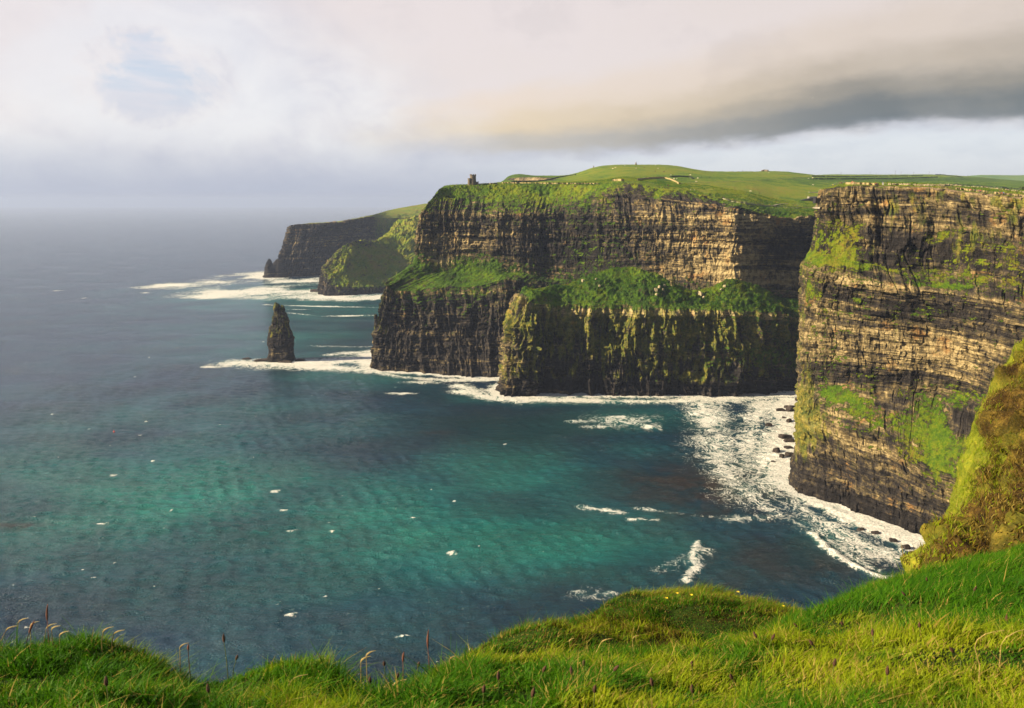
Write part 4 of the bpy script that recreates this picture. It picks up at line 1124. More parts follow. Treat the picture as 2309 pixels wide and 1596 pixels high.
# ---- swards
def sward(name, q, n, seed, hgt, wid, lean, fall=1.0, keep=None, kindf=None, label='', cat='grass'):
    d = np.linalg.norm(q - np.array([0, 0, CAMZ]), axis=-1)
    dens = 1 / np.maximum(d, 2.5) ** fall
    if keep is not None: dens = dens * keep
    b = scatter(q, n, dens, seed)
    r = np.random.default_rng(seed + 1)
    cl = fbm(b[:, 0] * 1.3, b[:, 1] * 1.3, b[:, 2] * 1.3, o=3, seed=seed + 2)
    c2 = fbm(b[:, 0] * 4.2, b[:, 1] * 4.2, b[:, 2] * 4.2, o=2, seed=seed + 6)
    h = hgt * (0.55 + 1.2 * cl + 1.2 * c2 + 0.5 * r.random(len(b))); h = np.maximum(h, hgt * .22) * np.where(r.random(len(b)) > .97, 1.5, 1.0)
    h = h * np.clip(np.linalg.norm(b - np.array([0, 0, CAMZ]), axis=1) / 50, .45, 1.2) if name == 'grass' and hgt > .25 else h
    w = wid * (.6 + .6 * r.random(len(b))) * np.where(r.random(len(b)) > .93, 1.9, 1.0)
    ln = lean * (.5 + r.random(len(b)))
    k = kindf(b, r, cl)
    o = blades(name, b, h, w, ln, k, seed + 3)
    tag(o, label, cat, kind='stuff')
    return o


rowi = np.arange(pG.shape[0])[:, None].repeat(pG.shape[1], 1)
uG, vG = proj(pG)
keepG = ((rowi > 8) & (rowi < 112) & (uG > -160) & (uG < 2460) & (vG < 1760)).astype(float)
keepG[(rowi > 94)] *= 1.3


def kG(b, r, cl):
    p1 = fbm(b[:, 0] * .55, b[:, 1] * .55, o=4, seed=91); x = r.random(len(b))
    p2_ = fbm(b[:, 0] * 2.6, b[:, 1] * 2.6, o=3, seed=92)
    k = .25 + p1 * .5 + p2_ * .55 + .16 * (x - .5)
    k = np.clip(k, 0, .8)
    return np.where(x > .93 - .12 * np.clip(p1, -.3, .6), 1.0, k)


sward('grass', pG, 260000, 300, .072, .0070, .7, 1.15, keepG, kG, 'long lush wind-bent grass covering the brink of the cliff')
rowk = np.arange(pK.shape[0])[:, None].repeat(pK.shape[1], 1)
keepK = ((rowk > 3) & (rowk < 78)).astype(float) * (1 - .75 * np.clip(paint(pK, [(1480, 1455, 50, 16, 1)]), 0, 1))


def kK(b, r, cl):
    p1 = fbm(b[:, 0] * .7, b[:, 1] * .7, o=4, seed=95); x = r.random(len(b))
    k = np.clip(.34 + p1 * .7 + .2 * (x - .5), 0, .84)
    k = np.where(x > .86, 1.0, k)
    return np.where((r.random(len(b)) < .20 + .3 * np.clip(p1, 0, .6)), 1.8, k)


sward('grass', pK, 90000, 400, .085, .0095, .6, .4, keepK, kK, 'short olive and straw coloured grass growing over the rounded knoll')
rows_ = np.arange(pS.shape[0])[:, None].repeat(pS.shape[1], 1)
keepS = ((us > 1980) & (us < 2400) & (vs_ < 1400) & (rows_ < 84)).astype(float)
bSf = bS


def kS(b, r, cl):
    # dry brown flank, crest yellowed as a painted sunlit strip: nearest vertex decides
    u, v = proj(b); x = r.random(len(b))
    tree_u, tree_v, tv = us[::3, ::3].ravel(), vs_[::3, ::3].ravel(), bSf[::3, ::3].ravel()
    out = np.zeros(len(b))
    for i in range(0, len(b), 2000):
        j = np.argmin((u[i:i + 2000, None] - tree_u) ** 2 + (v[i:i + 2000, None] - tree_v) ** 2, 1)
        out[i:i + 2000] = tv[j]
    gk = np.clip(.72 + .5 * cl + .25 * (x - .5), 0, .85); gk = np.where(x > .88, 1.0, gk)
    return np.where(r.random(len(b)) < out * .93, np.where(x > .86, 1.0, 1.8), gk)


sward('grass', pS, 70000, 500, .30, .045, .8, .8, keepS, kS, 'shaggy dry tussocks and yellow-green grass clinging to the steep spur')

# ---- tussocks on the distant ledges and slopes
def ledge_sward(q, grassw, n, seed, hgt, wid, label, dryk=.4):
    nn = normals(q)
    d = np.clip(grassw, 0, None) ** 2 * (0.25 + np.clip(nn[..., 2], 0, 1))
    uq, vq = proj(q); d = d * ((uq > -50) & (uq < 2380))
    b = scatter(q, n, d, seed); r = np.random.default_rng(seed)
    cl = fbm(b[:, 0] * .09, b[:, 1] * .09, b[:, 2] * .09, o=4, seed=seed + 3)
    k = np.clip(dryk + .8 * cl + .3 * (r.random(len(b)) - .5), 0, .84)
    k = np.where(r.random(len(b)) > .93, 1.5, k)
    o = blades('grass', b, hgt * (.4 + .9 * r.random(len(b))), wid * (.6 + .8 * r.random(len(b))), np.full(len(b), .8), k, seed + 5, segs=2)
    tag(o, label, 'grass', kind='stuff')


def grass_of(o, q):
    a = np.zeros(q.shape[0] * q.shape[1], np.float32); o.data.attributes['grass'].data.foreach_get('value', a)
    g_ = a.reshape(q.shape[:2]) + .9 * fbm(q[..., 0] * .07, q[..., 1] * .07, q[..., 2] * .07, o=4, seed=77)
    return np.clip((g_ - .30) * 2.0, 0, 1)


wC = grass_of(cliff_c, qC); wC[:10] = 0
ledge_sward(qC, wC, 60000, 700, .75, .22, 'tufted grass on the ledges and slopes of the tall cliff', .50)
wF = grass_of(block, qF); wF[-6:] = 0
ledge_sward(qF, wF, 40000, 710, 1.1, .4, 'bright tufted grass on the shelf of the lower cliff', .36)
wB = grass_of(headland, qB); nbr = [5, 45, 45, 18, 34, 34, 28, 22, 8]
wB[sum(nbr) + 6:] = 0; wB[:50] = 0
ledge_sward(qB, wB, 70000, 720, 1.1, .45, 'rough grass on the upper slopes and shelves of the tower headland', .48)

# ------------------------------------------------------------------ things
bpy.context.view_layer.update()
DG = bpy.context.evaluated_depsgraph_get()
ORI = Vector((0, 0, CAMZ))


def hit(u, v, tries=14, step=0.7):
    """first point of the land met by the sight line through (u, v), looking a little lower if it misses"""
    for i in range(tries):
        d = ray(u, v + i * step)
        ok, loc, nor, fi, ob, mx = SC.ray_cast(DG, ORI, Vector(d).normalized(), distance=9000)
        if ok and ob.name != 'sea':
            return np.array(loc)
    return P(u, v, 1000)


def thing(name, loc, label, cat, group=None, rz=0.0):
    e = bpy.data.objects.new(name, None); e.location = loc; e.rotation_euler.z = rz; e.empty_display_size = 0.3
    COL.objects.link(e)
    return tag(e, label, cat, group)


def copy_tree(o, parent=None):
    c = o.copy(); COL.objects.link(c)
    if parent is not None: c.parent = parent
    for ch in list(o.children): copy_tree(ch, c)
    return c


def lathe(prof, n=20, jit=0.0, seed=1):
    """profile of (r, z) turned round the z axis"""
    vs, fs = [], []
    r = random.Random(seed)
    for i, (rad, z) in enumerate(prof):
        for k in range(n):
            a = 2 * math.pi * k / n; q = rad * (1 + jit * (r.random() - .5))
            vs.append((q * math.cos(a), q * math.sin(a), z))
    for i in range(len(prof) - 1):
        for k in range(n):
            fs.append((i * n + k, i * n + (k + 1) % n, (i + 1) * n + (k + 1) % n, (i + 1) * n + k))
    fs.append(tuple(range((len(prof) - 1) * n, len(prof) * n)))
    return vs, fs


def box(x0, x1, y0, y1, z0, z1):
    vs = [(x, y, z) for z in (z0, z1) for y in (y0, y1) for x in (x0, x1)]
    return vs, [(0, 2, 3, 1), (4, 5, 7, 6), (0, 1, 5, 4), (2, 6, 7, 3), (0, 4, 6, 2), (1, 3, 7, 5)]


def join(*parts):
    vs, fs = [], []
    for v, f in parts:
        n = len(vs); vs += list(v); fs += [tuple(i + n for i in q) for q in f]
    return vs, fs


def move(p, dx=0, dy=0, dz=0, rz=0.0):
    c, s = math.cos(rz), math.sin(rz)
    return [(c * x - s * y + dx, s * x + c * y + dy, z + dz) for x, y, z in p[0]], p[1]


def tube(pts, rad, n=6):
    """tapered tube through points; rad a number or a list"""
    vs, fs = [], []
    if not isinstance(rad, (list, tuple)): rad = [rad] * len(pts)
    for i, p in enumerate(pts):
        a = np.array(pts[max(i - 1, 0)]); b = np.array(pts[min(i + 1, len(pts) - 1)])
        t = (b - a) / (np.linalg.norm(b - a) + 1e-9)
        s = np.cross(t, [0.3, 0.9, 0.2]); s /= np.linalg.norm(s) + 1e-9; w = np.cross(t, s)
        for k in range(n):
            an = 2 * math.pi * k / n
            vs.append(tuple(np.array(p) + rad[i] * (math.cos(an) * s + math.sin(an) * w)))
    for i in range(len(pts) - 1):
        for k in range(n):
            fs.append((i * n + k, i * n + (k + 1) % n, (i + 1) * n + (k + 1) % n, (i + 1) * n + k))
    fs.append(tuple(range(n))[::-1]); fs.append(tuple(range((len(pts) - 1) * n, len(pts) * n)))
    return vs, fs


def ico(sub=3):
    import bmesh
    bm = bmesh.new(); bmesh.ops.create_icosphere(bm, subdivisions=sub, radius=1.0)
    v = np.array([x.co[:] for x in bm.verts]); f = np.array([[q.index for q in p.verts] for p in bm.faces])
    bm.free()
    return v, f


ICO3 = ico(3); ICO4 = ico(4)


def boulder(name, size, seed, mat, n=13, rz=0.0, sub=ICO3):
    """angular block: a sphere cut by flat joint planes, then roughened"""
    r = np.random.default_rng(seed)
    d, f = sub
    pl = r.normal(0, 1, (n, 3)); pl[:6] = np.array([[1, .1, .1], [-1, .05, .1], [.1, 1, 0], [0, -1, .1], [.1, .1, 1], [0, .1, -1]]) + r.normal(0, .16, (6, 3))
    pl /= np.linalg.norm(pl, axis=1, keepdims=True)
    k = .62 + .36 * r.random(n)
    dots = np.maximum(d @ pl.T, 1e-3)
    rad = np.min(k / dots, axis=1)
    v = d * rad[:, None] * (1 + .07 * fbm(d[:, 0] * 3 + seed, d[:, 1] * 3, d[:, 2] * 3, o=3, seed=seed))[:, None]
    c, s = math.cos(rz), math.sin(rz)
    v = v * np.array(size)
    v = np.stack([c * v[:, 0] - s * v[:, 1], s * v[:, 0] + c * v[:, 1], v[:, 2]], 1)
    return fast_mesh(name, v, f, mat)


def stone_mat(name, dark, mid, light, sc=1.2):
    m, t = new_mat(name)
    pos = t.n('ShaderNodeTexCoord').outputs['Object']
    f = t.add(t.mul(t.noise(pos, sc, 6, .7), .7), t.mul(t.noise(pos, sc * 5, 3, .7), .3))
    col = t.ramp(f, [(.36, dark), (.5, mid), (.64, light)])
    t.bsdf(Base_Color=col, Roughness=.9, Normal=t.bump(f, .7, .4), Specular_IOR_Level=.2)
    return m


M_WET = stone_mat('wet_boulder', (.012, .010, .010), (.035, .028, .026), (.10, .078, .066), .3)
M_PALE = stone_mat('pale_boulder', (.16, .13, .07), (.34, .30, .19), (.52, .46, .30), .5)
M_TOWER = stone_mat('tower_stone', (.075, .065, .052), (.14, .118, .09), (.23, .19, .14), 1.0)
M_FLAG = stone_mat('flagstone', (.20, .155, .07), (.30, .24, .12), (.40, .33, .18), .6)
M_RUB = stone_mat('wall_rubble', (.16, .135, .08), (.30, .26, .17), (.48, .42, .30), .9)
M_DARK = plain('opening_dark', (.012, .012, .014), .6)
M_WOOD = plain('weathered_wood', (.10, .085, .062), .9)
M_PATH = plain('gravel_path', (.28, .25, .20), .95, .2, .5)
M_WIRE = plain('wire', (.16, .16, .16), .5, .1, 3, .5)
M_GLASS = plain('window_glass', (.10, .13, .15), .15, .1)
M_CONC = plain('concrete', (.22, .21, .19), .8)
M_WHITE = plain('white_board', (.75, .74, .70), .6, .05)
M_HEDGE = plain('hedge_leaves', (.022, .04, .008), .95, .6, .8)

# ---- the sea stack
stk = [(872, 462, 812), (862, 470, 808), (800, 496, 796), (760, 506, 780), (690, 513, 775), (640, 504, 783), (582, 500, 789), (560, 501, 776), (520, 513, 767), (472, 514, 740), (448, 538, 735),
       (400, 556, 721), (335, 568, 709), (300, 569, 704), (288, 569, 699), (262, 570, 691), (250, 572, 686)]
zx = lambda x: 507.1 + .19523 * x
zy = lambda y: 648 + .19523 * y
Ys = S(632, 815)[1] + 9
rowsT = []
for y, a, b in stk:
    L, Rr = P(zx(a), zy(y), Ys), P(zx(b), zy(y), Ys)
    c = (L + Rr) / 2; hw = (Rr[0] - L[0]) / 2; hd = hw * .82
    ring = []
    for k in range(13):
        th = math.pi / 2 + 2 * math.pi * k / 12
        cx_, sy_ = math.cos(th), math.sin(th)
        e = .62
        ring.append(c + W(hw * math.copysign(abs(cx_) ** e, cx_), hd * math.copysign(abs(sy_) ** e, sy_), 0))
    rowsT.append(ring)
rowsT.append([c + (p - c) * .05 + W(0, 0, -.3) for p in ring])
rowsT[0] = [p + W(0, 0, -6) for p in rowsT[1]]
nT = len(rowsT)
zt = [r[0][2] for r in rowsT]
ncoast = len(COAST)
stack, qT = build_land('sea_stack', rowsT, zt, [12] * 12, [4] + [max(3, int(abs(b - a) / .55)) for a, b in zip(zt[1:-1], zt[2:])], M_ROCK, 606, butt=1.1, strat=.75, joint=.7,
                       amt=[.8] * (nT - 2) + [.5, .1], grass=[0] * 7 + [.12] * 5 + [.22] * (nT - 12), tone=[-.9] * 4 + [-.75] * 6 + [-.25] * (nT - 10), lichen=[-.5] * 7 + [.5] * (nT - 7),
                       soft=[0] * nT, kk=2)
COAST[:] = COAST[:ncoast]
tag(stack, 'tall narrow sea stack with mossy tapering top standing alone in the surf', 'sea stack')

# reef of low rocks round its foot
for i, (u, v, sx_, sy2, sz, rz, lab) in enumerate([
        (592, 813.5, 12, 6, 2.4, .1, 'long low black reef running out from the foot of the sea stack'),
        (556, 809.5, 6.5, 4, 1.8, .5, 'small black rock at the seaward tip of the reef by the sea stack'),
        (645, 816.5, 11, 5, 2.2, -.1, 'low broken ledge of black rock below the sea stack'),
        (676, 812.5, 7, 4, 1.9, .2, 'flat black rock between the sea stack and the tower headland')]):
    o = boulder('reef_rock', (sx_, sy2, sz), 40 + i, M_WET, rz=rz); p = S(u, v); o.location = (p[0], p[1], .4)
    tag(o, lab, 'rock', 'low rocks round the sea stack')

# pillars standing off the cliffs
def pillar(name, prof, Y, seed, label, cat, tone=-.3, lich=.3, dep=.9, grp=None, parent=None):
    rows, zz = [], []
    for (v, a, b) in prof:
        L, Rr = P(a, v, Y), P(b, v, Y); c = (L + Rr) / 2; hw = (Rr[0] - L[0]) / 2
        rows.append([c + W(hw * math.cos(math.pi / 2 + 2 * math.pi * k / 8), hw * dep * math.sin(math.pi / 2 + 2 * math.pi * k / 8), 0) for k in range(9)])
        zz.append(c[2])
    rows.append([c + (p - c) * .08 + W(0, 0, .2) for p in rows[-1]]); zz.append(zz[-1] + .3)
    keep = len(COAST); n = len(rows)
    o, q = build_land(name, rows, zz, [6] * 8, [8] * (n - 1), M_ROCK, seed, butt=.5 * Y / 900, strat=.35 * Y / 900, joint=.4 * Y / 900, amt=[1] * (n - 1) + [.1],
                      tone=[tone] * n, lichen=[lich] * n, grass=[0.05] * n, soft=[0] * n, kk=1)
    COAST[:] = COAST[:keep]
    if parent is not None:
        o.parent = parent
        return o
    tag(o, label, cat, grp)
    return o


for sd_, pr_ in ((621, [(262, 570, 642), (235, 570, 640), (212, 571, 632), (196, 574, 627), (182, 579, 604), (176, 582, 598)]), (622, [(262, 634, 690), (240, 636, 683), (222, 640, 677), (208, 642, 668), (203, 646, 660)]),
                 (623, [(470, 515, 560), (440, 536, 566), (400, 550, 574), (345, 553, 577), (318, 554, 569), (292, 555, 566)]), (624, [(600, 740, 789), (572, 748, 786), (548, 750, 773), (522, 752, 772), (512, 754, 764)])):
    pillar('spire', [(zy(y), zx(a_), zx(b_)) for y, a_, b_ in pr_], Ys - (1 if sd_ > 622 else 0), sd_, None, None, -.3, .5, 1.3, None, stack)
pillar('rock_pinnacle', [(775, 839, 862), (745, 842, 858), (728, 844, 853), (722, 846, 852), (716, 843.5, 851), (709, 845, 849.5)], 908, 611,
       'thin rock pinnacle leaning off the seaward corner of the tower headland', 'rock pinnacle', -.2, .5)
pillar('rock_pinnacle', [(668, 1509, 1524), (650, 1511, 1521), (632, 1512, 1520), (617, 1513, 1518)], 806, 612,
       'slim pale rock pinnacle standing up from the green shelf of the lower cliff', 'rock pinnacle', .25, .4)
pillar('sea_stack', [(629, 592, 622), (622, 596, 621), (612, 597, 620), (602, 598, 617), (594, 600, 614), (588, 603, 611), (584, 606, 608.5)], 2045, 613,
       'small pointed black sea stack off the tip of the far headland', 'sea stack', -1.0, -.4, 1.2)
pillar('sea_stack', [(628, 612, 650), (612, 616, 648), (600, 619, 646), (590, 624, 644), (584, 630, 642)], 2055, 614,
       'dark buttress stack leaning against the end of the far headland', 'sea stack', -1.0, -.4, 1.2)
o = boulder('reef_rock', (18, 12, 6), 77, M_WET); p = S(712, 657); o.location = (p[0], p[1], .8)
tag(o, 'low black rock in the surf off the green spur', 'rock')

# ---- boulders awash at the foot of the tall cliff
zu = lambda x: 1690.4 + .33545 * x
zv = lambda y: 845.2 + .33545 * y
BL = [(283, 243, 7.5, 4.2, 3.0, .3, 'largest dark boulder of the upper pair against the cliff foot'),
      (207, 242, 5.5, 3.2, 2.0, .1, 'long flat boulder beside the largest dark boulder in the surf'),
      (245, 222, 3.6, 2.6, 1.8, .8, 'small angular boulder perched above the long flat boulder in the surf'),
      (318, 175, 2.6, 2.2, 2.4, .2, 'upright dark rock tucked against the cliff where the bay foam ends'),
      (226, 291, 2.2, 1.6, .9, .0, 'tiny dark rock awash below the upper pair of boulders'),
      (265, 316, 3.4, 2.4, 1.6, .6, 'middling wet boulder awash between the upper and lower boulder groups'),
      (125, 341, 3.8, 2.4, 1.6, .2, 'lone brown boulder farthest out in the foam'),
      (312, 360, 2.2, 1.8, 1.4, .4, 'little reddish rock touching the cliff foot'),
      (238, 424, 6.6, 3.4, 2.2, .35, 'big sloping slab tilted towards the cliff in the surf'),
      (262, 449, 6.0, 2.8, 1.6, .1, 'long low slab lying under the big sloping slab'),
      (262, 496, 5.2, 2.6, 1.6, .2, 'flat slab awash midway down the boulder row'),
      (178, 517, 3.8, 2.8, 2.4, .7, 'reddish block with a square top standing in white foam'),
      (270, 546, 5.2, 3.0, 2.2, .3, 'humped dark boulder lowest against the cliff foot'),
      (215, 556, 3.0, 2.2, 1.8, .9, 'pointed dark boulder beside the humped boulder'),
      (155, 586, 2.6, 1.4, .7, .0, 'barely emerging rock below the reddish block'),
      (1046, 1166, 3.0, 2.2, 1.6, .4, 'round dark rock in the wash by the lower end of the cliff'),
      (970, 1120, 2.8, 1.6, 1.0, .1, 'low rock in the wash just above the round dark rock'),
      (842, 1066, 3.4, 1.6, .9, .2, 'low dark rock awash along the lower cliff foot'),
      (742, 1041, 2.8, 1.5, .9, .1, 'small dark rock first in the line of low rocks along the lower cliff foot')]
for i, (x, y, a, b, c, rz, lab) in enumerate(BL):
    o = boulder('boulder', (a * .95, b * 1.0, c * 1.5), 120 + i, M_WET, n=10, rz=rz); p = S(zu(x), zv(y)); o.location = (p[0], p[1], c * .25)
    tag(o, lab, 'boulder', 'boulders awash below the tall cliff')

# ---- pale boulders on the green shelf
PB = [(1478, 655, 2.6, 'lower pale boulder of the cluster beside the slim pinnacle'), (1486, 648, 2.2, 'middle pale boulder of the cluster beside the slim pinnacle'),
      (1494, 654, 2.4, 'pale boulder of the cluster closest to the slim pinnacle'), (1479, 664, 1.8, 'lowest pale boulder tumbled below the cluster beside the pinnacle'),
      (1497, 644, 1.6, 'small pale boulder topping the cluster beside the pinnacle'), (1580, 664, 3.6, 'square yellowish block alone on the green shelf'),
      (1586, 671, 2.0, 'small pale stone fallen under the square yellowish block'), (1314, 634, 2.6, 'pale boulder on the grassy crest at the seaward end of the shelf'),
      (1343, 630, 1.7, 'small white stone on the grassy crest of the shelf'), (1633, 646, 2.2, 'pale rock on the flank of the green mound under the bright cliff face'),
      (1625, 653, 1.6, 'small pale rock just below the one on the green mound'), (1351, 645, 1.8, 'pale standing stone on the slope under the grassy crest')]
for i, (u, v, s, lab) in enumerate(PB):
    p = hit(u, v); o = boulder('pale_boulder', (s * .8, s * .7, s * .8), 160 + i, M_PALE, rz=i); o.location = (p[0], p[1] - .3, p[2] + s * .2)
    tag(o, lab, 'boulder', 'pale boulders on the green shelf')

# ---- the round tower
tp = hit(1066, 416.5); tp = tp + W(0, 2, -.6)
tw = thing('stone_tower', tp, 'small round stone watchtower with lower turret on the headland crest', 'tower')
H = 12.6
py_mesh('keep_wall', *lathe([(3.9, 0), (3.75, 3), (3.6, 7), (3.55, 10.9), (3.85, 11.2), (3.85, 11.9), (3.2, 11.9), (3.2, 11.3), (.1, 11.3)], 26, .02), M_TOWER, tw)
for k in range(9):
    a = 2 * math.pi * k / 9
    py_mesh('merlon', *move(box(-.33, .33, -.62, .62, 11.9, 12.9), 3.52 * math.cos(a), 3.52 * math.sin(a), 0, a), M_TOWER, tw)
tu = py_mesh('turret', *move(lathe([(2.35, 0), (2.3, 4), (2.25, 7.2), (2.45, 7.4), (2.45, 8.2), (1.9, 8.2), (1.9, 7.7), (.1, 7.7)], 20, .02, 3), -3.9, -1.6, 0), M_TOWER, tw)
py_mesh('annex', *join(box(3.2, 6.6, -1.7, 1.7, 0, 4.0), box(3.2, 4.1, -1.7, 1.7, 4.0, 4.7), box(5.7, 6.6, -1.7, 1.7, 4.0, 4.8)), M_TOWER, tw)
for x, y, z, w, h in ((-.3, -3.66, 8.4, .5, 1.1), (1.6, -3.4, 4.6, .5, 1.0), (.9, -3.6, 2.6, .45, .9)):
    py_mesh('window', *box(x - w / 2, x + w / 2, y - .12, y + .25, z, z + h), M_DARK, tw)
py_mesh('window', *box(-4.1, -3.7, -4.02, -3.7, 4.6, 5.5), M_DARK, tw)
py_mesh('door', *box(4.6, 5.6, -1.78, -1.5, .2, 2.5), M_DARK, tw)


# ---- walls, hedges, fences, paths laid on the land
def lay_line(pl, step=1.0, v_off=0.0):
    out = []
    for (u0, v0), (u1, v1) in zip(pl[:-1], pl[1:]):
        n = max(2, int(abs(u1 - u0) / step))
        for i in range(n):
            t = i / n
            out.append(hit(u0 + (u1 - u0) * t, v0 + (v1 - v0) * t + v_off))
    out.append(hit(*pl[-1]))
    out = np.array(out)
    if len(out) > 5:                                # even out the bumps of the turf
        k = out.copy()
        for _ in range(2):
            k[1:-1] = (k[:-2] + k[1:-1] * 2 + k[2:]) / 4
        out = k
    return out


def wall(name, pts, h, th, mat, label, cat, jag=.25, gaps=0.0, seed=1, group=None):
    r = random.Random(seed); ps = []
    for a, b in zip(pts[:-1], pts[1:]):
        if r.random() < gaps: continue
        d = b - a; L = math.hypot(d[0], d[1])
        if L < .05: continue
        n = np.array([-d[1], d[0], 0]) / L * th / 2
        k = max(1, int(round(L / 1.4)))
        for i in range(k):
            p, q = a + d * i / k, a + d * (i + 1) / k
            hh = h * (1 - jag * r.random()); e = np.array([0, 0, -.6])
            vs = [p - n + e, q - n + e, q + n + e, p + n + e] + [x + np.array([0, 0, hh]) for x in (p - n, q - n, q + n, p + n)]
            ps.append(([tuple(v) for v in vs], [(0, 3, 2, 1), (4, 5, 6, 7), (0, 1, 5, 4), (1, 2, 6, 5), (2, 3, 7, 6), (3, 0, 4, 7)]))
    return tag(py_mesh(name, *join(*ps), mat), label, cat, group)


r8 = lambda l: [(957.9 + .19523 * x, 338.1 + .19523 * y) for x, y in l]
r4 = lambda l: [(1296 + .24403 * x, 349.4 + .24403 * y) for x, y in l]
r5 = lambda l: [(1831.3 + .20646 * x, 366.3 + .20646 * y) for x, y in l]
GW = 'pale flagstone walls along the cliff path'
wall('stone_wall', lay_line(r8([(890, 384), (1200, 386), (1600, 391), (2000, 393)])), 1.15, .35, M_FLAG, 'long straight pale flagstone wall along the meadow between tower and hill', 'wall', .05, group=GW)
wall('stone_wall', lay_line(r4([(345, 240), (452, 238)])), 2.2, .35, M_FLAG, 'short pale flagstone wall of the viewing platform on the cliff crest', 'wall', .1, group=GW)
wall('stone_wall', lay_line(r4([(575, 232), (660, 222), (780, 214), (830, 217), (870, 226), (920, 246), (962, 270)])), 2.0, .35, M_FLAG, 'curving pale flagstone wall bending down the hillside path', 'wall', .12, group=GW)
wall('stone_wall', lay_line(r8([(600, 400), (720, 394), (830, 388)])), 1.1, .4, M_TOWER, 'low grey wall running inland from the stone tower', 'wall', .2)
wall('stone_wall', lay_line(r5([(362, 238), (470, 238), (600, 243), (720, 250)])), 1.35, .3, M_FLAG, 'pale flagstone wall behind the walkers at the corner of the tall cliff', 'wall', .12, group=GW)
wall('stone_wall', lay_line(r5([(1560, 293), (1700, 308), (1900, 328)])), 1.2, .3, M_FLAG, 'yellow flagstone wall beside the path halfway along the tall cliff top', 'wall', .12, .15, group=GW)
wall('stone_wall', lay_line(r5([(1985, 340), (2130, 356), (2309, 376)])), 1.2, .3, M_FLAG, 'yellow flagstone wall at the far end of the tall cliff top', 'wall', .12, .1, group=GW)
wall('stone_wall', lay_line(r5([(830, 243), (1000, 245), (1140, 249), (1400, 252), (1640, 255)])), 1.1, .8, M_RUB, 'tumbled white rubble wall behind the path on the tall cliff', 'wall', .6, .25, 5)
wall('stone_wall', lay_line(r5([(1640, 258), (1900, 275), (2309, 325)])), .8, .7, M_RUB, 'broken line of white stones beside the field behind the cliff path', 'wall', .7, .5, 6)
wall('stone_ruin', lay_line(r4([(1725, 152), (1752, 150), (1782, 153)])), 3.4, 2.5, M_TOWER, 'dark ruined stone hut on the skyline of the hill', 'ruin', .4)
wall('hedge', lay_line(r8([(1000, 375), (1280, 366), (1400, 352), (1540, 318), (1740, 288)])), 1.8, 2.0, M_HEDGE, 'dark hedge bank climbing the hill behind the tower meadow', 'hedge', .35)
wall('hedge', lay_line(r4([(880, 205), (960, 200), (1060, 205), (1090, 222)])), 1.8, 3.5, M_HEDGE, 'dark rushy bank in the hollow behind the curving wall', 'hedge', .5)
for pl, lab in (([(0, 182), (500, 183), (900, 178), (1360, 162)], 'dark hedgerow across the moor above the cliff walkers'),
                ([(0, 154), (420, 157), (800, 152), (1200, 148)], 'upper dark hedgerow across the moor under the skyline poles'),
                ([(1340, 138), (1420, 134), (1480, 148), (1640, 162)], 'dark clump of bushes ending the moor skyline'),
                ([(1500, 240), (1800, 258), (2309, 300)], 'green hedge bank behind the white stones on the tall cliff')):
    wall('hedge', lay_line(r5(pl), 2.0), 2.2, 3.0, M_HEDGE, lab, 'hedge', .6, .12, 8)


def ribbon(name, pts, w, mat, label):
    vs, fs = [], []
    for i, p in enumerate(pts):
        a, b = pts[max(i - 1, 0)], pts[min(i + 1, len(pts) - 1)]
        d = b - a; L = math.hypot(d[0], d[1]) + 1e-6; n = np.array([-d[1], d[0], 0]) / L * w / 2
        for q in (p - n, p + n): vs.append(q + np.array([0, 0, .25]))
        for q in (p + n, p - n): vs.append(q + np.array([0, 0, -.8]))
    for i in range(len(pts) - 1):
        for k in range(4):
            fs.append((4 * i + k, 4 * i + (k + 1) % 4, 4 * i + 4 + (k + 1) % 4, 4 * i + 4 + k))
    return tag(py_mesh(name, vs, fs, mat), label, 'path', kind='structure')


ribbon('path', lay_line(r4([(1370, 402), (1450, 428), (1560, 444), (1740, 468), (1830, 468), (1880, 455), (1960, 450)]), 2.0), 2.6, M_PATH, 'pale gravel path along the cliff meadow below the hill')
ribbon('path', lay_line(r4([(1830, 470), (1960, 486), (2120, 488), (2280, 484)]), 2.0), 2.6, M_PATH, 'pale gravel path past the visitor centre')
ribbon('path', lay_line(r5([(500, 256), (900, 262), (1250, 274), (1600, 315), (1960, 356), (2300, 392)]), 3.0), 2.0, plain('trodden_earth', (.13, .095, .06), .95, .25, .6), 'trodden earth path along the top of the tall cliff')

post_me = None


def fence(pts, gap, h, label, th=.07):
    """thing > posts and wires"""
    global post_me
    b = pts[0]
    e = thing('post_fence', b, label, 'fence')
    d = np.concatenate([[0], np.cumsum(np.linalg.norm(np.diff(pts, axis=0), axis=1))])
    if post_me is None:
        o = py_mesh('post', *join(box(-.09, .09, -.09, .09, -.5, 1.0), box(-.07, .07, -.07, .07, 1.0, 1.04)), M_WOOD); post_me = o.data; bpy.data.objects.remove(o)
    n = min(95, max(2, int(d[-1] / gap)))
    top = []
    for i in range(n + 1):
        s = d[-1] * i / n
        p = np.array([np.interp(s, d, pts[:, k]) for k in range(3)])
        o = bpy.data.objects.new('post', post_me); o.location = p - b; o.scale = (th / .07, th / .07, h); link(o, e)
        top.append(p - b)
    w = [tube([tuple(a + np.array([0, 0, h * k])) for a in top], .018, 4) for k in (.45, .7, .95)]
    py_mesh('wire', *join(*w), M_WIRE, e)
    return e


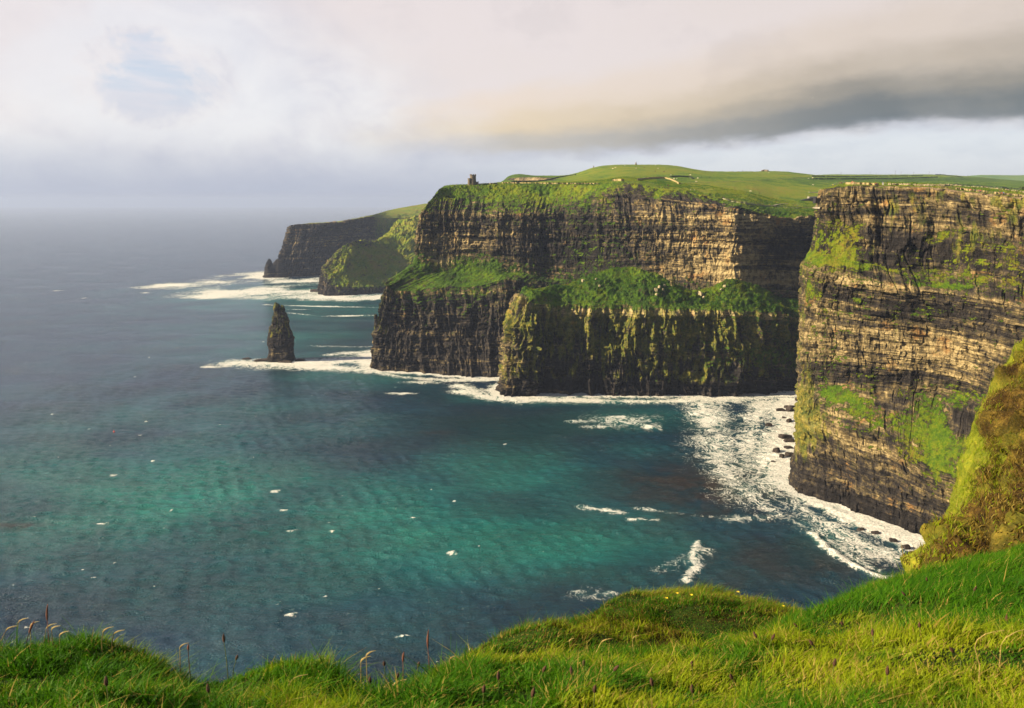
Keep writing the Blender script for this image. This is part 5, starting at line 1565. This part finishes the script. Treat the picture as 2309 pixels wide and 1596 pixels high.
fence(lay_line(r4([(962, 268), (1120, 262), (1300, 256), (1480, 251), (1700, 240), (1900, 226), (2110, 214)])), 5.0, 1.5, 'long wire fence on pale posts crossing the hillside under the hill', .10)
fence(lay_line(r5([(1180, 262), (1290, 268), (1480, 280), (1700, 308), (1990, 345), (2309, 382)])), 3.2, 1.25, 'wire fence on thin posts along the path of the tall cliff top', .08)
fence(lay_line(r4([(1365, 396), (1450, 424), (1560, 438), (1740, 462)])), 3.2, 1.4, 'dark railing along the gravel path over the bright cliff face', .12)
fence(lay_line(r4([(1900, 474), (2020, 480), (2140, 480), (2270, 476)])), 3.2, 1.4, 'dark railing along the gravel path by the visitor centre', .12)

# ---- the visitor centre let into the hillside
vp = hit(1806, 452); vc = thing('visitor_centre', vp, 'visitor centre sunk under the grassy hillside with dark slanting entrance and window bands', 'building')
g1 = [hit(*q) - vp for q in r4([(2052, 424), (2128, 384), (2136, 424)])]
kx = g1[1][0] - g1[0][0]
py_mesh('entrance', [(0, -1, -1.5), (kx, -1, -1.5), (kx, -1, 5.2), (kx * .85, -1, 5.4), (0, -1, .6), (0, 8, -1.5), (kx, 8, -1.5), (kx, 8, 5.2), (kx * .85, 8, 5.4), (0, 8, .6)],
        [(0, 1, 2, 3, 4), (9, 8, 7, 6, 5), (0, 5, 6, 1), (1, 6, 7, 2), (2, 7, 8, 3), (3, 8, 9, 4), (4, 9, 5, 0)], M_DARK, vc)
g2 = hit(*r4([(2225, 418)])[0]) - vp
wv, wf = box(g2[0] - 9, g2[0] + 9, g2[1] - 1.2, g2[1] + 6, g2[2] - .6, g2[2] + 4.6)
py_mesh('window_band', wv, wf, M_CONC, vc)
py_mesh('pane', *box(g2[0] - 8.4, g2[0] + 8.4, g2[1] - 1.45, g2[1] - 1.0, g2[2] + .2, g2[2] + 4.0), M_GLASS, vc)
g3 = hit(*r4([(2258, 440)])[0]) - vp
py_mesh('door', *box(g3[0] - 3, g3[0] + 3.4, g3[1] - 1.0, g3[1] + 4, g3[2] - .5, g3[2] + 3.0), M_DARK, vc)
g4 = hit(*r4([(2198, 347)])[0]) - vp
py_mesh('roof_light', *box(g4[0] - 6, g4[0] + 6, g4[1] - 3, g4[1] + 3, g4[2] - .5, g4[2] + .7), M_CONC, vc)

# ---- poles on the moor
pole = None
PX = [(310, 128, 26), (477, 132, 10), (626, 131, 28), (697, 131, 18), (903, 131, 41), (966, 131, 34), (1102, 132, 28), (1271, 132, 34), (1695, 164, 27), (1868, 176, 24)]
PL = ['short utility pole above the blue jackets on the moor skyline', 'stubby pole hardly showing over the moor skyline', 'thin utility pole over the flagstone wall on the moor skyline',
      'low utility pole behind the dark red jackets on the moor skyline', 'tallest utility pole on the moor skyline', 'utility pole just beside the tallest one on the moor skyline',
      'utility pole alone midway along the moor skyline', 'tall utility pole before the dark bushes on the moor skyline', 'utility pole past the dark bushes where the moor slopes down',
      'faint utility pole against the blue ridge']
for (x, y, hpx), lab in zip(PX, PL):
    (u, v), = r5([(x, y)]); p = hit(u, v + .6, 20, .5); D = p[1]; h = hpx * .20646 * D / FPX * 1.02
    e = thing('utility_pole', p + W(0, 0, -.5), lab, 'pole', 'utility poles on the moor')
    py_mesh('post', *tube([(0, 0, 0), (0, 0, h + .5)], [.28, .20], 8), M_WOOD, e)
    if hpx > 25: py_mesh('crossarm', *box(-1.6, 1.6, -.12, .12, h - .9, h - .6), M_WOOD, e)

for (x, y, w, h, nm, lab, cat) in ((563, 84, 2.2, 5.5, 'cairn', 'tiny pointed stone cairn on the top of the green hill', 'cairn'), (172, 104, 1.2, 4.2, 'marker_post', 'thin marker stone on the rocky shoulder of the hill', 'marker stone')):
    (u, v), = r4([(x, y)]); p = hit(u, v, 20, .5)
    o = py_mesh(nm, *lathe([(w, -.8), (w * .8, h * .35), (w * .45, h * .6), (w * .5, h * .66), (w * .3, h * .9), (w * .1, h)], 8, .15), M_TOWER); o.location = p
    tag(o, lab, cat)
sp_ = hit(*r5([(769, 258)])[0]); e = thing('notice_board', sp_, 'small white notice board on a post at the tall cliff edge', 'notice')
py_mesh('board', *box(-.5, .5, -.06, .06, .7, 2.2), M_WHITE, e); py_mesh('post', *box(-.07, .07, .06, .16, -.4, 2.1), M_WOOD, e)
(bu_, bv_) = (257, 973.5); bp = S(bu_, bv_)
e = thing('marker_buoy', bp, 'tiny red buoy floating in open water', 'buoy')
M_RED = plain('buoy_red', (.6, .04, .03), .5)
py_mesh('float', *lathe([(.05, -.5), (.75, -.2), (.8, .3), (.5, .7), (.2, .9)], 14), M_RED, e); py_mesh('mast', *tube([(0, 0, .8), (0, 0, 2.0)], .08), M_RED, e)


# ---- figures: one continuous skinned body, with hair, jacket and trousers over it
def skin_mesh(name, verts, edges, rad, sub=1, root=0):
    me = bpy.data.meshes.new(name); me.from_pydata(verts, edges, []); o = bpy.data.objects.new(name, me); COL.objects.link(o)
    sk = o.modifiers.new('skin', 'SKIN'); sb = o.modifiers.new('sub', 'SUBSURF'); sb.levels = sub; sb.render_levels = sub
    for i, r in enumerate(rad):
        a = r if isinstance(r, tuple) else (r, r)
        me.skin_vertices[0].data[i].radius = a
    me.skin_vertices[0].data[root].use_root = True
    bpy.context.view_layer.update()
    dg = bpy.context.evaluated_depsgraph_get()
    out = bpy.data.meshes.new_from_object(o.evaluated_get(dg)); out.name = name
    bpy.data.objects.remove(o)
    for p in out.polygons: p.use_smooth = True
    return out


def figure(pose):
    """joint positions of a 1.74 m walker facing -y"""
    st = .28 if pose == 'walk' else .06
    J = [(0, 0, .98), (0, -.01, 1.18), (0, 0, 1.40), (0, -.01, 1.50), (0, -.02, 1.60), (0, -.025, 1.70)]
    R = [(.155, .115), (.140, .105), (.175, .11), .055, (.082, .095), (.070, .085)]
    E = [(0, 1), (1, 2), (2, 3), (3, 4), (4, 5)]
    for s in (-1, 1):
        k = s * st; n = len(J)
        J += [(s * .10, 0, .90), (s * .105, -k * .45, .52), (s * .105, -k + .03, .09), (s * .11, -k - .13, .04)]
        R += [.088, .062, .042, .036]; E += [(0, n), (n, n + 1), (n + 1, n + 2), (n + 2, n + 3)]
        n = len(J)
        J += [(s * .19, 0, 1.40), (s * .235, k * .5 + .03, 1.13), (s * .24, k * .9 - .08, .88), (s * .235, k * 1.0 - .11, .79)]
        R += [.060, .045, .033, .028]; E += [(2, n), (n, n + 1), (n + 1, n + 2), (n + 2, n + 3)]
        h = n + 3
        for f, (dx, dz, dy) in enumerate(((-.022, -.085, 0), (-.008, -.095, 0), (.008, -.09, 0), (.022, -.075, 0), (.012, -.045, -.035))):
            m = len(J); J += [(J[h][0] + dx, J[h][1] + dy - .01, J[h][2] + dz)]; R += [.009]; E += [(h, m)]
    body = skin_mesh('body', J, E, R)
    jb = [0, 1, 2] + [i for i in range(len(J)) if i in (10, 11, 12, 23, 24, 25)]
    jac = skin_mesh('jacket', [J[0], J[1], J[2], (0, 0, 1.46), J[10], J[11], J[12], J[23], J[24], J[25]],
                    [(0, 1), (1, 2), (2, 3), (2, 4), (4, 5), (5, 6), (2, 7), (7, 8), (8, 9)], [(.175, .135), (.165, .13), (.20, .135), .075, .08, .065, .05, .08, .065, .05])
    tro = skin_mesh('trousers', [J[0], J[6], J[7], J[8], J[19], J[20], J[21]], [(0, 1), (1, 2), (2, 3), (0, 4), (4, 5), (5, 6)], [(.16, .125), .10, .078, .058, .10, .078, .058])
    hv, hf = ICO3; hv = hv * np.array([.098, .108, .09]) + np.array([0, .012, 1.685]); hv[:, 1] += np.where(hv[:, 2] < 1.68, .035, 0)
    ho = fast_mesh('hair', hv, hf, M_DARK, smooth=True); hair = ho.data; bpy.data.objects.remove(ho)
    return body, jac, tro, hair


FIG = {k: figure(k) for k in ('stand', 'walk')}
M_SKIN = plain('skin', (.45, .27, .19), .6, .1)
CLO = {}


def cloth(rgb):
    if rgb not in CLO: CLO[rgb] = plain('cloth_%d' % len(CLO), rgb, .85, .12)
    return CLO[rgb]


for pose in FIG:
    for me in FIG[pose]:
        if not me.materials: me.materials.append(M_SKIN)


def person(u, v, jac, tro, hair, pose, rz, label, group):
    p = hit(u, v)
    e = thing('person', p, label, 'person', group, rz)
    for nm, me, mt in zip(('body', 'jacket', 'trousers', 'hair'), FIG[pose], (M_SKIN, cloth(jac), cloth(tro), cloth(hair))):
        o = bpy.data.objects.new(nm, me); link(o, e)
        o.material_slots[0].link = 'OBJECT'; o.material_slots[0].material = mt
    return e


RED, MAR, BLUE, TEAL, NAVY, BLK, YEL, BRN, WHI, GRN, PUR = (.55, .02, .02), (.22, .025, .03), (.02, .14, .55), (.01, .33, .36), (.02, .035, .11), (.015, .015, .018), (.62, .55, .03), (.17, .10, .05), (.7, .7, .68), (.05, .14, .05), (.22, .07, .40)
JEAN, DK, HB, HD, HF = (.03, .05, .10), (.02, .02, .022), (.06, .035, .02), (.015, .012, .01), (.35, .22, .08)
GC, GM, GT = 'walkers on the tall cliff top', 'walkers on the gravel paths', 'visitors by the stone tower'
PPL = [(175, 264, BLK, DK, HD, 'stand', 'person in black standing alone at the corner of the tall cliff'),
       (207, 262, TEAL, JEAN, HB, 'stand', 'person in a teal jacket beside the one in yellow by the cliff corner'),
       (222, 264, YEL, DK, HD, 'stand', 'person in a yellow jacket between teal and blue jackets by the cliff corner'),
       (234, 257, BLUE, JEAN, HB, 'stand', 'person in a bright blue jacket beside the yellow one by the cliff corner'),
       (262, 251, BLK, JEAN, HB, 'walk', 'person in a dark coat walking uphill from the blue jacket'),
       (292, 243, BRN, DK, HD, 'walk', 'person in a brown coat leading the close group by the flagstone wall'),
       (308, 240, MAR, JEAN, HB, 'walk', 'person in a maroon coat second in the close group by the flagstone wall'),
       (318, 238, BLK, DK, HF, 'stand', 'fair haired person in black within the close group by the flagstone wall'),
       (330, 238, NAVY, JEAN, HB, 'walk', 'person in navy ending the close group by the flagstone wall'),
       (354, 230, NAVY, DK, HD, 'stand', 'person in navy standing highest at the start of the flagstone wall'),
       (426, 238, RED, DK, HD, 'walk', 'person in a red jacket with dark trousers before the flagstone wall'),
       (438, 232, (.62, .08, .10), JEAN, HF, 'walk', 'fair haired person in a pinkish red jacket before the flagstone wall'),
       (457, 238, MAR, DK, HD, 'walk', 'person in dark maroon following the red jackets'),
       (464, 246, BLK, DK, HD, 'stand', 'person in black just below the dark maroon coat'),
       (691, 250, (.30, .03, .04), DK, HB, 'walk', 'person in a dark red coat at the end of the flagstone wall'),
       (703, 252, BLK, JEAN, HD, 'walk', 'person in black beside the dark red coat at the wall end'),
       (760, 236, (.04, .10, .30), JEAN, HD, 'stand', 'person in a mid blue jacket standing above the white notice board'),
       (800, 247, GRN, DK, HB, 'walk', 'person in dark green walking past the notice board'),
       (1440, 275, BLK, DK, HB, 'walk', 'person in black walking alone where the wire fence begins'),
       (1724, 317, RED, JEAN, HD, 'walk', 'person in a red jacket walking ahead of the dark figure by the yellow wall'),
       (1778, 318, BLK, JEAN, HD, 'stand', 'tall person in black before the yellow flagstone wall'),
       (1810, 328, MAR, DK, HB, 'walk', 'person in maroon first of three together by the yellow wall'),
       (1822, 330, NAVY, DK, HF, 'walk', 'fair haired person in navy middle of three by the yellow wall'),
       (1834, 328, RED, DK, HD, 'walk', 'person in red last of three together by the yellow wall'),
       (2042, 334, MAR, JEAN, HB, 'stand', 'person in maroon near the second yellow wall'),
       (2066, 355, RED, DK, HB, 'walk', 'person in bright red beside the blue jacket at the second yellow wall'),
       (2084, 352, (.06, .20, .62), DK, HD, 'walk', 'person in a blue jacket with the red one at the second yellow wall')]
rp = random.Random(4)
for x, y, j, t_, h, po, lab in PPL:
    (u, v), = r5([(x, y)]); person(u, v, j, t_, h, po, rp.uniform(0, 6.28) if po == 'stand' else rp.choice((-1.2, 1.6)), lab, GC)
for x, y, j, t_, h, po, lab in [
        (1376, 400, BLK, DK, HD, 'walk', 'person in black where the gravel path meets the cliff crest'), (1412, 417, NAVY, JEAN, HB, 'walk', 'person in navy on the gravel path above the railing'),
        (1450, 420, BRN, DK, HB, 'walk', 'person in brown with one in yellow on the gravel path'), (1460, 419, YEL, JEAN, HD, 'walk', 'person in a yellow jacket on the gravel path by the railing'),
        (1736, 464, BLK, DK, HD, 'stand', 'person in black at the lower end of the railing'), (1799, 466, MAR, DK, HB, 'walk', 'person in maroon between the two railings'),
        (2014, 474, BLK, JEAN, HD, 'walk', 'person in black leading the group below the visitor centre'), (2028, 475, MAR, DK, HB, 'walk', 'person in dark red second in the group below the visitor centre'),
        (2042, 475, NAVY, DK, HD, 'walk', 'person in navy third in the group below the visitor centre'), (2055, 476, BLUE, JEAN, HB, 'stand', 'person in blue last in the group below the visitor centre'),
        (1066, 332, WHI, JEAN, HB, 'stand', 'person in white in the hollow above the bright cliff face'), (1102, 333, WHI, DK, HD, 'walk', 'second person in white walking through the grassy hollow'),
        (865, 292, RED, DK, HB, 'stand', 'person in red on the grassy crest under the curving wall')]:
    (u, v), = r4([(x, y)]); person(u, v, j, t_, h, po, rp.uniform(0, 6.28), lab, GM)
for x, y, j, t_, h, po, lab in [(322, 412, MAR, DK, HB, 'stand', 'person in maroon farthest out on the tower headland'), (362, 410, RED, JEAN, HD, 'walk', 'person in red between the maroon coat and the tower'),
                                (455, 405, WHI, JEAN, HB, 'stand', 'person in white beside the tower turret'), (612, 405, BLUE, DK, HB, 'walk', 'person in blue leaving the tower along the low grey wall')]:
    (u, v), = r8([(x, y)]); person(u, v, j, t_, h, po, rp.uniform(0, 6.28), lab, GT)

# ---- cattle on the hill
def cow_mesh():
    J = [(0, .75, 1.12), (0, .3, 1.08), (0, -.3, 1.05), (0, -.72, 1.08), (0, -.98, 1.15), (0, -1.22, .95), (0, -1.42, .70), (0, -1.56, .52)]
    R = [(.25, .27), (.30, .33), (.31, .36), (.26, .32), .17, .14, .12, .085]; E = [(i, i + 1) for i in range(7)]
    for s in (-1, 1):
        n = len(J); J += [(s * .17, .68, .92), (s * .18, .62, .62), (s * .18, .74, .38), (s * .18, .72, .03)]; R += [.16, .10, .06, .055]; E += [(0, n), (n, n + 1), (n + 1, n + 2), (n + 2, n + 3)]
        n = len(J); J += [(s * .17, -.66, .80), (s * .17, -.68, .42), (s * .17, -.67, .03)]; R += [.13, .07, .055]; E += [(3, n), (n, n + 1), (n + 1, n + 2)]
        n = len(J); J += [(s * .22, -1.22, 1.02)]; R += [.035]; E += [(5, n)]
    n = len(J); J += [(0, .98, 1.15), (0, 1.06, .8), (0, 1.05, .5)]; R += [.045, .03, .04]; E += [(0, n), (n, n + 1), (n + 1, n + 2)]
    return skin_mesh('cow', J, E, R, 1, 1)


COW = cow_mesh(); COW.materials.append(M_SKIN)
M_CB, M_CW, M_CK = plain('hide_brown', (.09, .032, .015), .8), plain('hide_cream', (.62, .54, .40), .8, .1), plain('hide_black', (.015, .012, .011), .8)
CT = [(740, 156, M_CB), (822, 158, M_CB), (1205, 160, M_CB), (1270, 160, M_CB), (1510, 158, M_CB), (1548, 153, M_CB), (1638, 163, M_CB), (1243, 211, M_CK), (858, 287, M_CB), (1168, 209, M_CK),
      (640, 121, M_CB), (1790, 168, M_CW), (372, 122, M_CW), (350, 132, M_CW), (460, 103, M_CW), (565, 127, M_CW), (768, 129, M_CW), (742, 98, M_CW), (915, 225, M_CW), (940, 224, M_CW), (1064, 190, M_CW),
      (1133, 220, M_CW), (1120, 253, M_CW), (2158, 222, M_CW), (2195, 217, M_CW), (2198, 281, M_CW), (885, 190, M_CW), (1620, 342, M_CW)]
for i, (x, y, m) in enumerate(CT):
    (u, v), = r4([(x, y)]); p = hit(u, v)
    o = bpy.data.objects.new('cow', COW); link(o); o.location = p + W(0, 0, .05); o.rotation_euler.z = rp.uniform(0, 6.28); o.scale = (1.15,) * 3
    o.material_slots[0].link = 'OBJECT'; o.material_slots[0].material = m
    tag(o, {M_CB: 'dark brown cow grazing on the open hill pasture', M_CK: 'black cow in the hollow below the hill pasture', M_CW: 'cream coloured cow scattered over the hillside pasture'}[m], 'cow',
        {M_CB: 'brown cattle on the hill', M_CK: 'black cattle in the hollow', M_CW: 'cream cattle on the hillside'}[m])

# ---- gulls
for (u, v, Y, lab) in ((1817, 164, 420, 'white gull gliding high under the grey cloud'), (1832, 221, 480, 'small gull with raised wings low under the grey cloud')):
    vs = [(0, -.3, 0), (.09, 0, .02), (0, .32, 0), (-.09, 0, .02), (0, 0, .1), (0, 0, -.08), (.75, .05, .28), (.30, .14, .16), (-.75, .05, .28), (-.30, .14, .16), (.3, -.08, .15), (-.3, -.08, .15)]
    fs = [(0, 1, 4), (1, 2, 4), (2, 3, 4), (3, 0, 4), (1, 0, 5), (2, 1, 5), (3, 2, 5), (0, 3, 5), (1, 10, 7), (10, 6, 7), (3, 9, 11), (11, 9, 8)]
    o = py_mesh('gull', vs, fs, M_WHITE); o.location = P(u, v, Y); tag(o, lab, 'gull')

# ---- flower stalks and seed heads in the grass at our feet
M_SEED = plain('seed_head_brown', (.055, .022, .012), .9, .4, 60)
M_STALK = plain('stalk_green', (.10, .13, .025), .7, .3, 20)
M_STRAW = plain('straw', (.34, .25, .085), .8, .3, 20)
M_RUST = plain('rusty_stalk', (.16, .05, .025), .8, .3, 20)
M_PETAL = plain('petal_yellow', (.85, .62, .02), .5, .1, 20)
gsel = np.zeros(pG.shape[:2], bool); gsel[6:100] = True
gp = pG[gsel]; gpu, gpv = proj(gp)
ksel = np.zeros(pK.shape[:2], bool); ksel[4:66] = True
kp = pK[ksel]; kpu, kpv = proj(kp)


def foot(u, v, on_knoll=False):
    a, b, c = (kp, kpu, kpv) if on_knoll else (gp, gpu, gpv)
    return a[np.argmin((b - u) ** 2 + (c - v) ** 2)]


def stalk(u, v, kind, label, group, bu=None, bv=None, length=None, on_knoll=False):
    """a stem from the ground up to a head seen at (u, v)"""
    r = random.Random(int(u * 7 + v))
    f = foot(bu if bu is not None else u + r.uniform(-12, 12), bv if bv is not None else v + r.uniform(55, 80), on_knoll)
    head = P(u, v, f[1] + r.uniform(-.03, .03)) - f
    e = thing(kind[0], f, label, kind[1], group)
    mid = head * .5 + np.array([-head[0] * .22, 0, .01])
    sc = f[1] / 4.2
    py_mesh('stem', *tube([(0, 0, -.03), tuple(mid), tuple(head)], [.0030 * sc ** .5, .0024 * sc ** .5, .0018 * sc ** .5], 5), kind[2], e)
    up = head - mid; up = up / np.linalg.norm(up)
    L = length or kind[4]; W_ = kind[5] * (.35 if L > .12 else 1)
    pts = [tuple(head + up * L * (t - .1) + np.array([kind[6] * t * t * L, 0, -abs(kind[6]) * .4 * t * t * L])) for t in (0, .15, .4, .7, .92, 1.1)]
    hd = py_mesh('flower_head', *tube(pts, [.0015, W_ * .75, W_, W_ * .85, W_ * .5, .001], 7), kind[3], e)
    return e


PLANT = ('plantain_stalk', 'plantain', M_STALK, M_SEED, .036, .0080, .05)
RUSTY = ('sorrel_stalk', 'sorrel', M_RUST, M_RUST, .10, .0060, .1)
STRAW = ('seed_grass', 'seed grass', M_STRAW, M_STRAW, .045, .0042, .8)
for u, v, bv, L, kd, lab in [
        (505, 1447, 1530, .05, PLANT, 'tall dark plantain head standing up alone against the sea'), (532, 1487, 1545, .03, PLANT, 'short plantain head beside the tall lone one'),
        (964, 1458, 1555, .10, RUSTY, 'tallest leaning rusty stalk against the sea'), (908, 1490, 1570, .05, RUSTY, 'rusty stalk second to the tallest leaning one'),
        (942, 1503, 1565, .03, PLANT, 'plantain head at the foot of the tallest leaning stalk'), (866, 1500, 1575, .025, PLANT, 'small brown plantain head over the dip in the brink'),
        (893, 1532, 1580, .04, PLANT, 'plantain head leaning below the second rusty stalk'), (834, 1538, 1585, .03, PLANT, 'dark plantain head low in the dip of the brink'),
        (106, 1396, 1480, .09, RUSTY, 'thin rusty stalk slanting over the grassy lip among pale seed heads'), (66, 1425, 1485, .08, RUSTY, 'rusty stalk standing under the pale seed heads of the lip'),
        (424, 1465, 1525, .04, RUSTY, 'faint rusty stalk on the slope of the grassy lip')]:
    stalk(u, v, kd, lab, 'dark stalks along the brink', bv=bv, length=L)
for u, v, bv, lab in [
        (41, 1404, 1475, 'topmost pale seed head over the grassy lip'), (68, 1412, 1478, 'pale drooping seed head beside the topmost one'), (104, 1417, 1478, 'pale seed head under the slanting rusty stalk'),
        (116, 1420, 1480, 'pale seed head crossing the slanting rusty stalk'), (134, 1434, 1485, 'pale seed head curving down on the lip'), (14, 1420, 1480, 'pale seed head at the very edge of the picture'),
        (232, 1425, 1475, 'thin pale seed head over the hump of the lip'), (256, 1430, 1478, 'upright golden seed head on the hump of the lip'), (264, 1464, 1500, 'golden seed head low on the hump of the lip'),
        (825, 1480, 1572, 'hooked pale seed head over the dip'), (813, 1492, 1575, 'upright pale seed head beside the hooked one'), (722, 1492, 1555, 'pale seed head on the second hump of the brink'),
        (748, 1502, 1560, 'drooping pale seed head past the second hump'), (693, 1511, 1560, 'golden seed head in front of the second hump'), (657, 1534, 1570, 'fat golden seed head low before the second hump'),
        (371, 1558, 1592, 'fat golden seed head down in the grass'), (1013, 1492, 1545, 'long pale seed head leaning where the brink rises'), (405, 1462, 1520, 'thin golden stem on the slope of the lip'),
        (886, 1545, 1590, 'golden seed head in the bottom of the dip'), (1283, 1447, 1505, 'pale seed head hooked over in front of the knoll'), (1426, 1440, 1500, 'golden seed head crossing the knoll shadow'),
        (1355, 1448, 1500, 'small golden seed head in front of the knoll'), (2197, 1460, 1545, 'long straw stem curving down the lush slope'), (2256, 1454, 1528, 'arched straw stem on the lush slope')]:
    stalk(u, v, STRAW, lab, 'pale seed heads along the brink', bv=bv, length=.05 if u < 2000 else .16)
for u, v in [(1123, 1531), (1224, 1514), (1316, 1500), (1289, 1520), (1384, 1511), (1560, 1411 + 90), (1796, 1412), (1760, 1418), (1740, 1441), (1967, 1432), (2090, 1309), (2073, 1414), (2040, 1342), (2241, 1264), (2196, 1331), (1832, 1454),
             (1705, 1437), (1900, 1409), (1650, 1530), (1470, 1545), (2150, 1470), (2000, 1520), (1200, 1570), (1340, 1560), (1090, 1560), (470, 1560), (240, 1545), (1880, 1500), (2270, 1400), (1560, 1560)]:
    k = max(16, 190 / (3.2 + max(0, (1560 - v) / 45)))
    stalk(u, v, PLANT, 'small dark brown plantain head nodding among the grass of the slope', 'plantain heads scattered through the slope', bv=v + k)
for u, v, kn, lab in [(1558, 1341, True, 'brightest yellow flower on top of the knoll'), (1526, 1337, True, 'yellow flower beside the brightest one on the knoll'), (1502, 1348, True, 'small yellow flower lower on the knoll'),
                      (1663, 1334, True, 'yellow flower on the far shoulder of the knoll'), (1765, 1366, True, 'yellow flower where the knoll runs down'), (2111, 1421, False, 'lone yellow flower in the lush slope')]:
    f = foot(u, v + 12, kn); e = thing('yellow_flower', f, lab, 'flower', 'yellow flowers in the turf')
    h = P(u, v, f[1] - .05) - f
    py_mesh('stem', *tube([(0, 0, -.02), tuple(h * .5), tuple(h)], .003, 5), M_STALK, e)
    pv, pf = [], []
    for k in range(9):
        a = 2 * math.pi * k / 9; b = len(pv)
        for rr_, dd, zz in ((.004, .5, 0), (.018, .28, .006), (.026, 0, .007), (.018, -.28, .006), (.004, -.5, 0)):
            pv.append(tuple(h + np.array([rr_ * math.cos(a + dd), rr_ * math.sin(a + dd) - zz * .8, zz])))
        pf.append((b, b + 1, b + 2, b + 3, b + 4))
    py_mesh('petals', pv, pf, M_PETAL, e)

# ------------------------------------------------------------------ the air
def build_haze():
    m = bpy.data.materials.new('haze_air'); m.use_nodes = True
    t = T(m.node_tree)
    v = t.n('ShaderNodeVolumePrincipled')
    v.inputs['Color'].default_value = (0.46, 0.58, 0.90, 1)
    v.inputs['Density'].default_value = 0.000060
    v.inputs['Anisotropy'].default_value = 0.1
    out = t.n('ShaderNodeOutputMaterial'); t.nt.links.new(v.outputs[0], out.inputs['Volume'])
    x, y0, y1, z0, z1 = 33000, -4000, 30000, -12, 330
    vs = [(a, b, c) for c in (z0, z1) for b in (y0, y1) for a in (-x, x)]
    fs = [(0, 2, 3, 1), (4, 5, 7, 6), (0, 1, 5, 4), (2, 6, 7, 3), (0, 4, 6, 2), (1, 3, 7, 5)]
    o = py_mesh('haze', vs, fs, m)
    tag(o, 'thin pale sea haze over the bay and the far headlands', 'haze', kind='stuff')


build_haze()
